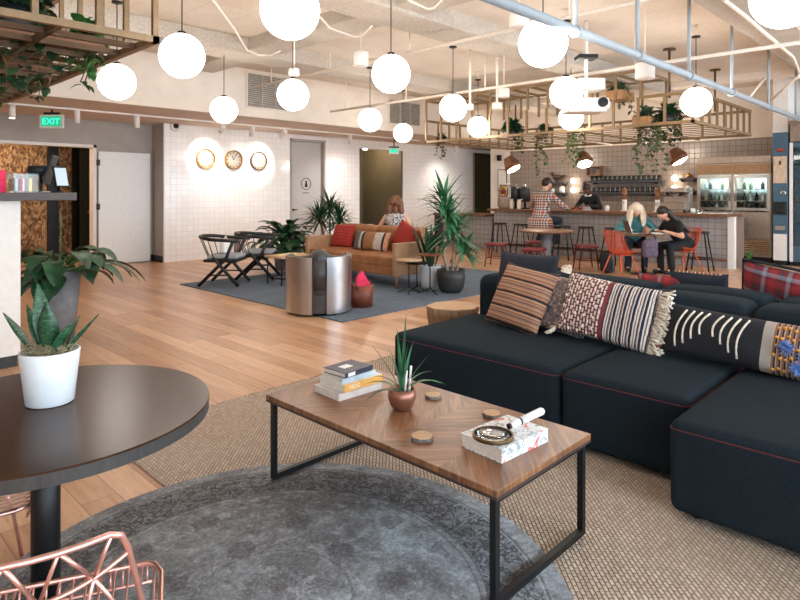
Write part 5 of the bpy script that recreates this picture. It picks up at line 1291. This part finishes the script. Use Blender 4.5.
# wood slice coasters
for px, py, r, lab in ((433, 397.5, .041, 'wood slice coaster beside the copper plant pot'), (422, 439, .046, 'wood slice coaster at the front edge of the coffee table'), (492, 416, .042, 'wood slice coaster half hidden behind the thick art book')):
    p = at(px, py, TZ); t = thing('coaster', lab, 'coaster', p+V((0, 0, .0005)), rnd(0, 3), 'wood slice coasters')
    rp = [(r*(1+.03*sin(3*a+1)+.02*sin(7*a))*cos(a), r*(1+.03*sin(3*a+1)+.02*sin(7*a))*sin(a)) for a in [2*pi*i/40 for i in range(40)]]
    MB().prism(rp, 0, .0145).build('bark_ring', m_bark, t); MB().prism([(x*.95, y*.95) for x, y in rp], .0146, .0165).build('cut_face', m_slice, t)
# thick art book with magnifier
m_art = N('art_cover'); _o = m_art.obj(); _n = m_art.noise(_o, 9, 3, 2.0)
m_art = m_art.out(m_art.ramp(_n, [(0, (226, 230, 232)), (.36, (226, 230, 232)), (.41, (150, 162, 168)), (.45, (226, 230, 232)), (.55, (222, 226, 228)), (.6, (206, 120, 112)), (.67, (176, 76, 72)), (.72, (214, 140, 84))], True), .35)
A_, B_, C_ = at(503, 463, TZ), at(549, 441, TZ), at(459, 447, TZ)
pa = (B_+C_)/2; BH = .055; dl = B_-A_
book('thick art book with a colourful cover under the magnifying glass', V((pa.x, pa.y, TZ+.0005)), atan2(dl.y, dl.x), dl.length, (C_-A_).length*.98, BH, m_art)
mc = at(493, 434, TZ+BH+.014)
hd_ = at(549, 411, TZ+BH+.045)-mc; hz_ = hd_.normalized()
t = thing('magnifying_glass', 'round magnifying glass with a white handle resting on the art book', 'magnifying glass', V((mc.x, mc.y, TZ+BH-.001)), 0); t.scale = (1.3, 1.3, 1.3)
MB().lathe([(.0585, .003), (.0635, .003), (.0635, .013), (.0585, .013)], n=44).lathe([(.0585, .013), (.0585, .003)], n=44).build('rim', plain('antique_brass', (110, 88, 58), .35, .85, var=.2), t)
MB().lathe([(0, .003), (.03, .0035), (.0583, .0075), (.0583, .0095), (.03, .0135), (0, .014)], n=40).build('lens', N('lens_glass').out((250, 252, 252), .0, 0.0, Transmission_Weight=1.0, IOR=1.5), t)
e = V((hz_.x, hz_.y, .14)).normalized()
a = V((0, 0, .012))+e*.064; MB().cyl(a, a+e*.008, .009, n=14).cyl(a+e*.048, a+e*.053, .0122, n=18).build('ferrule', plain('dark_ferrule', (60, 58, 56), .3, .8), t)
MB().cyl(a+e*.008, a+e*.047, .0105, .0115, n=18).cyl(a+e*.054, a+e*.145, .0115, .0125, n=20).ball(a+e*.145, .0125, sub=2).build('handle', m_ceram, t)
# ================================================================== NEAR ROUND TABLE, POT, WIRE CHAIRS
tc = V((.638, 2.354, 0)); TH = .74
t = thing('pedestal_table', 'dark round pedestal table with a white potted plant on it', 'table', tc, -ANG)
MB().lathe([(0, TH-.006), (.545, TH-.006), (.545, TH-.001), (.544, TH), (0, TH)], n=120, flat=True).build('table_top', m_tabletop, t)
MB().lathe([(0, TH-.044), (.545, TH-.044), (.545, TH-.0065), (0, TH-.0065)], n=120, flat=True).build('table_rim', m_tableedge, t)
MB().cyl((0, 0, .03), (0, 0, TH-.044), .046, n=26).build('post', m_black, t)
MB().lathe([(0, 0), (.15, 0), (.15, .012), (.05, .03), (0, .03)], n=40).build('base_plate', m_black, t)
p = at(50, 402, TH)
t = thing('potted_snake_plant', 'small snake plant in a white ceramic pot on the dark round table', 'plant', p+V((0, 0, .0005))); t.scale = (.95, .95, .97)
MB().lathe([(0, .004), (.070, 0.004), (.076, .0), (.082, .004), (.104, .19), (.1025, .195), (.095, .195), (.092, .17), (.076, .02), (0, .015)], n=48).build('pot', m_ceram, t)
so = MB().lathe([(0, .188), (.06, .184), (.093, .172), (.09, .15), (0, .15)], n=26)
for i in range(420):
    a = rnd(0, 6.28); r = rnd(0, .088); b = rnd(0, 6.28); q = V((r*cos(a), r*sin(a), .186+rnd(0, .024)))
    so.tube([q, q+V((cos(b)*.012, sin(b)*.012, rnd(0, .012))), q+V((cos(b+.8)*.024, sin(b+.8)*.024, rnd(-.006, .014)))], .0014, 3)
so.build('moss', plain('dry_moss', (150, 142, 112), .95, var=.3, scale=90), t)
def m_sansev_():
    s = N('banded_snake_leaf'); o = s.obj(); n = s.noise(s.mapping(o, (18, 18, 60)), 1.6, 4, 1.5)
    s.bump(n, .2, .003); return s.out(s.ramp(n, [(.34, (16, 50, 32)), (.52, (26, 78, 48)), (.7, (84, 132, 96))]), .38)
m_sans = m_sansev_()
fo = MB()
for a, ff, u, L, Wd, b in ((-.85, .1, 1.0, .20, .048, -.06), (-.28, .35, 1.5, .27, .078, -.03), (.02, -.3, 1.7, .205, .082, .0), (.72, -.35, 1.0, .17, .066, .02), (.95, .1, 1.05, .20, .05, .05), (.5, .4, 1.3, .15, .05, .04), (-.6, .5, 1.2, .2, .055, -.04)):
    fo.leaf(V((0, 0, .175))+cr*b+cf*(ff*.05), cr*a+cf*ff*.5+V((0, 0, u)), L, Wd, -.06, 10, .3, 1.0, .42)
o = fo.build('leaves', m_sans, t); q = o.modifiers.new('thick', 'SOLIDIFY'); q.thickness = .003
# wire chairs: shell of copper rods
def wire_chair(lab, loc, rz):
    t = thing('wire_chair', lab, 'chair', loc, rz, 'rose copper wire chairs at the dark round table')
    def back(u, v):          # u -1..1 across, v 0..1 from seat rear to the top
        return V((u*(.20+.07*(1-v)), -.13-.13*v-.06*(1-u*u)*(.4+.6*v), .40+.405*v))
    rim = [back(-1, 0), back(-1, .3), back(-1, .65), back(-1, .88), back(-.97, .97), back(-.88, 1)]+[back(-.88+1.76*i/8, 1) for i in range(1, 8)]+[back(.88, 1), back(.97, .97), back(1, .88), back(1, .65), back(1, .3), back(1, 0)]
    MB().tube(rim, .0068, 8).build('back_rim', m_copper, t)
    g = MB(); n = 4
    def v2(u): return .86-.15*(1-u*u)
    for i in range(n):
        u0, u1 = -.9+1.8*i/n, -.9+1.8*(i+1)/n; um = (u0+u1)/2; u2 = um*.8
        g.cyl(back(u0, 1), back(um, v2(um)), .0045, n=6); g.cyl(back(u1, 1), back(um, v2(um)), .0045, n=6)
        g.cyl(back(um, v2(um)), back(u0, .36), .0042, n=6); g.cyl(back(um, v2(um)), back(u1, .36), .0042, n=6)
        g.cyl(back(u0, .36), back(um, .0), .0042, n=6); g.cyl(back(u1, .36), back(um, .0), .0042, n=6)
    g.tube([back(-1+.1*i, v2(-1+.1*i)) for i in range(21)], .0055, 6)
    for v_ in (.36, .0): g.tube([back(-1+.2*i, v_) for i in range(11)], .0055, 6)
    g.build('back_lattice', m_copper, t)
    def seat(u, w_): return V((u*(.265+.0*w_), -.13-.06*(1-u*u)*.4*(1-w_)+.42*w_, .40-.03*sin(w_*pi)*(1-.6*u*u)+.012*w_))
    s_ = MB(); ring = [seat(-1+.1*i, 1) for i in range(2, 19)]
    rim2 = [seat(-1, .0), seat(-1, .5), seat(-1, .88), seat(-.93, .97)]+[seat(-.85+1.7*i/8, 1) for i in range(9)]+[seat(.93, .97), seat(1, .88), seat(1, .5), seat(1, 0)]
    MB().tube(rim2, .0075, 8).build('seat_rim', m_copper, t)
    for i in range(15): u = -.93+1.86*i/14; s_.tube([seat(u, w_/8) for w_ in range(9)], .0036, 5)
    for w_ in (.3, .62): s_.tube([seat(-1+.2*i, w_) for i in range(11)], .0045, 5)
    front = MB()
    for i in range(15): u = -.85+1.7*i/14; s_.cyl(seat(u, 1), seat(u, 1)+V((0, -.02, -.045)), .0036, n=5)
    s_.tube([seat(-.9+.18*i, 1)+V((0, -.02, -.045)) for i in range(11)], .005, 6)
    s_.build('seat_grid', m_copper, t)
    for sx_ in (-1, 1):
        MB().tube([(sx_*.17, .12, .375), (sx_*.2, .16, .2), (sx_*.215, .19, .0)], .0075, 8).build('leg', m_copper, t)
        MB().tube([(sx_*.17, -.14, .38), (sx_*.2, -.2, .2), (sx_*.215, -.24, .0)], .0075, 8).build('leg', m_copper, t)
    MB().tube([(.17, .12, .37), (-.17, .12, .37), (-.17, -.14, .378), (.17, -.14, .378)], .0065, 6, True).build('under_frame', m_copper, t)
    return t
fw_ = V((.42, .90, 0)).normalized(); rz1 = atan2(fw_.y, fw_.x)-pi/2; rtv = V((fw_.y, -fw_.x, 0))
br = at(118, 530, .805); cpos = br-rtv*.19+fw_*.26
wc = wire_chair('rose copper wire chair in front of the dark round table', V((cpos.x, cpos.y, 0)), rz1)
f2 = V((.93, -.37, 0)); f2.normalize()
fc = at(30, 499, .405); c2p = V((fc.x, fc.y, 0))-f2*.245-V((f2.y, -f2.x, 0))*(.20)
c2p.x -= .03
dup(wc, 'rose copper wire chair mostly hidden beneath the dark round table', c2p, atan2(f2.y, f2.x)-pi/2)
# ================================================================== MODULAR SOFA
SZ = .455; sx_f = 3.165; bxk = 4.2; sf = .0105
def module(lab, x0, x1, y0, y1, back_h=None, bx1=4.56, arm=None):
    t = thing('sofa_module', lab, 'sofa', (x0, y0, sf), 0, 'charcoal navy modules of the big sofa')
    L, Wd = x1-x0, y1-y0; hs = SZ-sf
    MB().cushion((L/2, Wd/2, hs/2+.012), (L-.006, Wd-.008, hs-.024), .045, .012).build('seat', m_sofa, t)
    def pipe(a0, a1, c0, c1, z, r=.04):
        p_ = []
        for cx__, cy__, s0 in ((a1-r, c1-r, 0), (a0+r, c1-r, 1), (a0+r, c0+r, 2), (a1-r, c0+r, 3)):
            for k in range(6): a_ = pi/2*(s0+k/5); p_.append((cx__+r*cos(a_), cy__+r*sin(a_), z))
        return MB().tube(p_, .0032, 6, True)
    pipe(.004, L-.004, .005, Wd-.005, hs-.040).build('piping', m_piping, t)
    if back_h:
        bl_ = bx1-bxk; bb = MB().cushion((L+bl_/2, Wd/2, back_h/2+.012), (bl_-.004, Wd-.008, back_h-.024), .07, .03).build('backrest', m_sofa, t)
        pipe(L+.006, L+bl_-.006, .007, Wd-.007, back_h-.065, .06).build('back_piping', m_piping, bb)
    for x in (.1, L-.1):
        for y in (.1, Wd-.1): MB().cyl((x, y, 0), (x, y, .03), .03).build('foot', m_black, t)
    return t
BHT = .765
module('long end module of the navy sofa beside the tree stump', sx_f, bxk, 1.795, 3.17, BHT)
module('middle module of the navy sofa under the fringed pillow', sx_f, bxk, 1.06, 1.785, BHT)
module('protruding chaise module of the navy sofa, closest to the viewer', 2.835, bxk, -.55, 1.05, BHT)
def mirror_module(lab, y0, y1, xs=5.75):
    t = thing('sofa_module', lab, 'sofa', (4.57, y0, sf), 0, 'navy modules backing onto the big sofa'); Wd = y1-y0; hs = SZ-sf
    MB().cushion((.36+(xs-4.93)/2, Wd/2, hs/2+.012), (xs-4.93, Wd-.008, hs-.024), .045, .012).build('seat', m_sofa, t)
    bb = MB().cushion((.18, Wd/2, BHT/2+.012), (.35, Wd-.008, BHT-.024), .07, .03).build('backrest', m_sofa, t)
    p_ = []
    for cx__, cy__, s0 in ((.29, Wd-.067, 0), (.067, Wd-.067, 1), (.067, .067, 2), (.29, .067, 3)):
        for k in range(6): a_ = pi/2*(s0+k/5); p_.append((cx__+.06*cos(a_), cy__+.06*sin(a_), BHT-.065))
    MB().tube(p_, .0032, 6, True).build('back_piping', m_piping, bb)
    for x in (.1, .36+xs-4.93-.1):
        for y in (.1, Wd-.1): MB().cyl((x, y, 0), (x, y, .03), .03).build('foot', m_black, t)
mirror_module('far navy module behind the end backrest, facing the bar', 1.795, 3.17)
mirror_module('far navy module behind the middle backrest, facing the bar', 1.025, 1.785)
mirror_module('far navy module under the big plaid pillow, facing the bar', -.55, 1.015)
# tree stump
p = at(451, 318, 0)
t = thing('tree_stump', 'bark edged tree stump stool beside the end of the navy sofa', 'stump', (4.36, 3.56, .0105))
st = MB(); pr_ = [(.2, 0), (.185, .12), (.19, .26), (.205, .36), (.21, .42)]
rp = []
n = 48
rings = []
for r, z in pr_:
    rings.append([st.bm.verts.new((r*1.12*(1+.05*sin(3*a)+.035*sin(8*a+z*5)+.03*sin(13*a))*cos(a), r*1.12*(1+.05*sin(3*a)+.035*sin(8*a+z*5)+.03*sin(13*a))*sin(a), z)) for a in [2*pi*i/n for i in range(n)]])
for a_, b_ in zip(rings, rings[1:]):
    for i in range(n): st.bm.faces.new((a_[i], a_[(i+1) % n], b_[(i+1) % n], b_[i])).smooth = True
st.bm.faces.new(rings[0][::-1]); st.bm.faces.new(rings[-1])
st.build('bark', m_stump, t)
MB().prism([(.21*1.1*(1+.05*sin(3*a)+.035*sin(8*a+1.9))*cos(a), .205*1.1*(1+.05*sin(3*a)+.035*sin(8*a+1.9))*sin(a)) for a in [2*pi*i/n for i in range(n)]], .4205, .43).build('cut_top', m_slice, t)
# ------------------------------------------------------------------ pillows on the navy sofa
PZ_ = SZ+.006
m_brstripe = stripes('brown_striped_weave', 'z', .115, [(0, (154, 118, 98)), (.1, (100, 70, 60)), (.16, (164, 128, 108)), (.28, (128, 84, 66)), (.34, (182, 142, 114)), (.48, (28, 28, 36)), (.62, (150, 104, 80)), (.7, (176, 132, 104)), (.8, (106, 66, 54)), (.86, (176, 136, 108))])
def m_woven_():
    s = N('knotted_weave_and_stripe'); o = s.obj(); x, y, z = s.sep(o)
    b = s.n('ShaderNodeTexBrick', offset=.5, squash=1.0); s.l(s.com(z, x), b.inputs['Vector']); b.inputs['Scale'].default_value = 1
    b.inputs['Brick Width'].default_value = .042; b.inputs['Row Height'].default_value = .024; b.inputs['Mortar Size'].default_value = .0055; b.inputs['Mortar Smooth'].default_value = .1
    b.inputs['Color1'].default_value = lin((226, 216, 208)); b.inputs['Color2'].default_value = lin((206, 194, 190)); b.inputs['Mortar'].default_value = lin((116, 52, 50))
    w = s.math('MULTIPLY', s.noise(o, 30, 2), .008)
    f = s.math('FRACT', s.math('DIVIDE', s.math('ADD', s.math('ADD', x, w), 5.0), .062))
    st = s.ramp(f, [(0, (34, 38, 58)), (.26, (214, 204, 196)), (.42, (110, 86, 80)), (.52, (216, 206, 198)), (.68, (34, 38, 58)), (.8, (150, 120, 110)), (.9, (214, 204, 198))], True)
    c = s.mix(s.math('GREATER_THAN', x, .01), b.outputs['Color'], st)
    edge = s.math('LESS_THAN', s.math('ABSOLUTE', s.math('SUBTRACT', x, .012)), .012)
    c = s.mix(edge, c, (128, 52, 54))
    s.bump(s.math('SUBTRACT', s.math('MULTIPLY', s.noise(o, 120, 2), .5), b.outputs['Fac']), .8, .01); return s.out(c, .95)
m_woven = m_woven_()
def m_speck_():
    s = N('speckled_blue_grey_weave'); o = s.obj(); v = s.voro(o, 60, 'Color'); x = s.n('ShaderNodeSeparateColor'); s.l(v, x.inputs[0])
    c = s.ramp(x.outputs[0], [(0, (120, 104, 100)), (.35, (152, 134, 126)), (.6, (70, 80, 118)), (.72, (128, 112, 108)), (.9, (176, 160, 150))], True); s.bump(s.noise(o, 90, 2), .8, .008); return s.out(c, .95)
m_speck = m_speck_()
def m_long_():
    s = N('black_wool_and_beaded_weave'); o = s.obj(); x, y, z = s.sep(o)
    f = s.math('FRACT', s.math('DIVIDE', s.math('ADD', x, 5.0), .026)); bd = s.ramp(f, [(0, (142, 104, 84)), (.45, (52, 38, 40)), (.8, (186, 168, 152))], True)
    c = s.mix(s.math('GREATER_THAN', x, .12), (30, 31, 38), (168, 158, 150)); c = s.mix(s.math('GREATER_THAN', x, .17), c, bd)
    s.bump(s.noise(s.mapping(o, (40, 40, 200)), 3, 3), .7, .006); return s.out(c, .95)
m_long = m_long_()
m_tart = m_plaid_('red_tartan', (150, 46, 46), (112, 34, 38), (128, 140, 156), (52, 52, 66), .16)
cushion_thing('square_pillow', 'plain dark navy pillow standing behind the brown striped one', 'pillow', .58, .58, .16, m_navyfab, V((4.03, 2.62, PZ_)), -pi/2-.1, .22, .0)
cushion_thing('square_pillow', 'brown and black striped pillow leaning at the sofa end', 'pillow', .52, .50, .16, m_brstripe, V((3.80, 2.55, PZ_)), -pi/2-.15, .48, .09)
cushion_thing('square_pillow', 'plain dark pillow in the gap between striped and speckled pillows', 'pillow', .46, .40, .14, m_navyfab, V((4.04, 2.46, PZ_)), -pi/2, .25, .0)
def tassels(corners, n=14, L=.055):
    def f(T, o, up, rot):
        for cx__, cz__ in corners:
            m = MB()
            for i in range(n):
                a = rnd(0, 6.28); m.cyl((cx__, 0, cz__), (cx__+(.6*(1 if cx__ > 0 else -1)+.5*cos(a))*L, .5*L*sin(a), cz__+(.45*(1 if cz__ > 0 else -1)+.5*sin(a))*L), .007, .005, 5)
            m.build('tassel', m_fringe, T, up, rot)
    return f
cushion_thing('speckled_pillow', 'speckled blue grey pillow with shells behind the woven striped pillow', 'pillow', .46, .42, .13, m_speck, V((3.93, 2.24, PZ_)), -pi/2, .36, .10, None, tassels([(-.21, .19), (-.21, -.19)]))
def fr_kids(T, o, up, rot):
    tassels([(-.33, -.2), (-.33, .2)], 16, .07)(T, o, up, rot)
    m = MB()
    for i in range(34):
        z = -.20+.40*i/33
        for k in range(3):
            L = rnd(.06, .10); a = rnd(-.7, .5); m.tube([(.325, rnd(-.015, .015), z), (.325+L*.5, rnd(-.03, .03), z+L*.25*sin(a)), (.325+L, rnd(-.04, .02), z+L*.8*sin(a)-.01)], .0065, 5)
    m.build('fringe', m_fringe, T, up, rot)
    kn = MB()
    for i in range(9):
        for j in range(11):
            if (i+j) % 2 == 0:
                x, z = -.29+.035*i, -.185+.037*j; e = max(0, (1-(x/.335)**2)*(1-(z/.215)**2)); kn.ball((x, -.085*e**.42-.002, z), .010, (.8, .8, 1.4), 1)
    kn.build('woven_knots', m_fringe, T, up, rot)
cushion_thing('woven_pillow', 'large pillow, half red white knots and half navy stripes, with cream fringe', 'pillow', .67, .43, .17, m_woven, V((3.86, 1.86, PZ_)), -pi/2, .34, .10, None, fr_kids, 22)
def long_kids(T, o, up, rot):
    def yy(x, z): return -.09*max(0, (1-(x/.45)**2)*(1-(z/.155)**2))**.42-.003
    for k in range(8):
        h = (.235, .21, .175, .14, .14, .175, .21, .235)[k]; x0 = -.345+.046*k+(.03 if k > 3 else 0)
        MB().tube([(x0+.034*(1-i/8)+.022*sin(pi*i/8)*-1, yy(x0+.034*(1-i/8), .118-h*i/8)-.001, .118-h*i/8) for i in range(9)], .006, 5).build('white_arc', m_fringe, T, up, rot)
    c2 = plain('amber_beads', (224, 156, 64), .5, var=.1)
    for i in range(44):
        x, z = .19+.027*(i % 9)+rnd(-.004, .004), -.12+.058*(i//9)+rnd(-.012, .012); MB().ball((x, yy(x, z)-.004, z), .010, sub=1).build('amber_bead', c2, T, up, rot)
    q = plain('cornflower_yarn', (104, 136, 196), .95, var=.15)
    for x, z in ((.24, .0), (.34, -.03), (.37, .11), (.30, -.1)):
        y = yy(x, z); pm = MB()
        for i in range(60):
            a, e = rnd(0, 6.28), rnd(.05, 1.3); d = V((cos(a)*cos(e), -sin(e), sin(a)*cos(e))); pm.cyl((x, y, z), V((x, y, z))+d*rnd(.035, .055), .004, .0025, 4)
        pm.build('pom_pom', q, T, up, rot)
    bk2 = MB()
    for s in (-1, 1): MB().cyl((-.44, 0, -.12*s), (-.47, 0, -.15*s), .012, .024, 8).build('corner_tassel', m_brleather, T, up, rot)
cushion_thing('lumbar_pillow', 'long black lumbar pillow with white arcs and a beaded end', 'pillow', .90, .31, .18, m_long, V((3.88, 1.03, PZ_)), -pi/2, .40, .05, None, long_kids, 22)
cushion_thing('plaid_pillow', 'small red plaid pillow beyond the sofa backs by the fringed pillow', 'pillow', .40, .36, .14, m_tart, V((5.12, 1.90, PZ_+.03)), pi/2+.05, .32, 0)
cushion_thing('navy_pillow', 'dark navy pillow with a colourful stitched top between the two plaid ones', 'pillow', .44, .40, .15, m_navyfab, V((5.12, 1.62, PZ_+.03)), pi/2, .24, 0, None,
    lambda T, o, up, rot: MB().tube([(-.18+.036*i, -.0, .185+.004*(i % 2)) for i in range(11)], .012, 6).build('stitched_edge', stripes('stitched_trim', 'x', .06, [(0, (196, 140, 100)), (.3, (120, 70, 50)), (.6, (214, 190, 160)), (.8, (60, 60, 80))]), T, up, rot))
cushion_thing('plaid_pillow', 'large red and grey plaid pillow with navy piping on the far sofa', 'pillow', .68, .50, .18, m_tart, V((5.18, 1.0, PZ_-.025)), pi/2-.05, .34, -.16, None,
    lambda T, o, up, rot: MB().tube([(-.33, 0, .255), (0, 0, .262), (.33, 0, .255), (.318, 0, 0), (.33, 0, -.255), (0, 0, -.25), (-.33, 0, -.255), (-.318, 0, 0)], .012, 6, True).build('navy_piping', m_navyfab, T, up, rot))
# ================================================================== LIGHT + CAMERA
wd = bpy.data.worlds.new('sky'); sc.world = wd; wd.use_nodes = True
bg = wd.node_tree.nodes['Background']; bg.inputs[0].default_value = (.74, .88, 1.0, 1); bg.inputs[1].default_value = 4.1
def area(name, loc, rot, sx__, sy__, e, col):
    l = bpy.data.lights.new(name, 'AREA'); l.shape = 'RECTANGLE'; l.size = sx__; l.size_y = sy__; l.energy = e; l.color = col
    o = bpy.data.objects.new(name, l); COL.objects.link(o); o.location = loc; o.rotation_euler = rot; return o
for p, d in spots:
    l = bpy.data.lights.new('clock_spot', 'SPOT'); l.energy = 85; l.spot_size = radians(50); l.spot_blend = .5; l.color = (1, .9, .78); l.shadow_soft_size = .03
    o = bpy.data.objects.new('clock_spot', l); COL.objects.link(o); o.location = p; o.rotation_euler = d.to_track_quat('-Z', 'Y').to_euler()
for p, d in washes:
    l = bpy.data.lights.new('tile_wash', 'SPOT'); l.energy = 42; l.spot_size = radians(130); l.spot_blend = 1; l.color = (1, .94, .88); l.shadow_soft_size = .05
    o = bpy.data.objects.new('tile_wash', l); COL.objects.link(o); o.location = p; o.rotation_euler = d.to_track_quat('-Z', 'Y').to_euler()
def point(name, loc, e, col=(1, .82, .62), r=.06):
    l = bpy.data.lights.new(name, 'POINT'); l.energy = e; l.color = col; l.shadow_soft_size = r; o = bpy.data.objects.new(name, l); COL.objects.link(o); o.location = loc
point('hall_lamp', (2.2, 13.9, 2.6), 60); point('corridor_lamp', ((hx0+hx1)/2, 13.2, 2.7), 25)
for y in (5.5, 8.5): point('bar_downlight', (13.7, y, 2.5), 30, (1, .86, .7))
cam = bpy.data.cameras.new('camera'); co = bpy.data.objects.new('camera', cam); COL.objects.link(co); sc.camera = co
co.location = (0, 0, EYE); co.rotation_euler = (pi/2, 0, -ANG); cam.sensor_width = 36; cam.lens = 27; cam.shift_y = -.135; cam.clip_start = .05
sc.view_settings.view_transform = 'Standard'; sc.view_settings.look = 'None'; sc.view_settings.gamma = 1; sc.view_settings.use_curve_mapping = False
sc.view_settings.exposure = 0.9
sc.cycles.use_denoising = True; sc.cycles.max_bounces = 8; sc.cycles.sample_clamp_indirect = 8
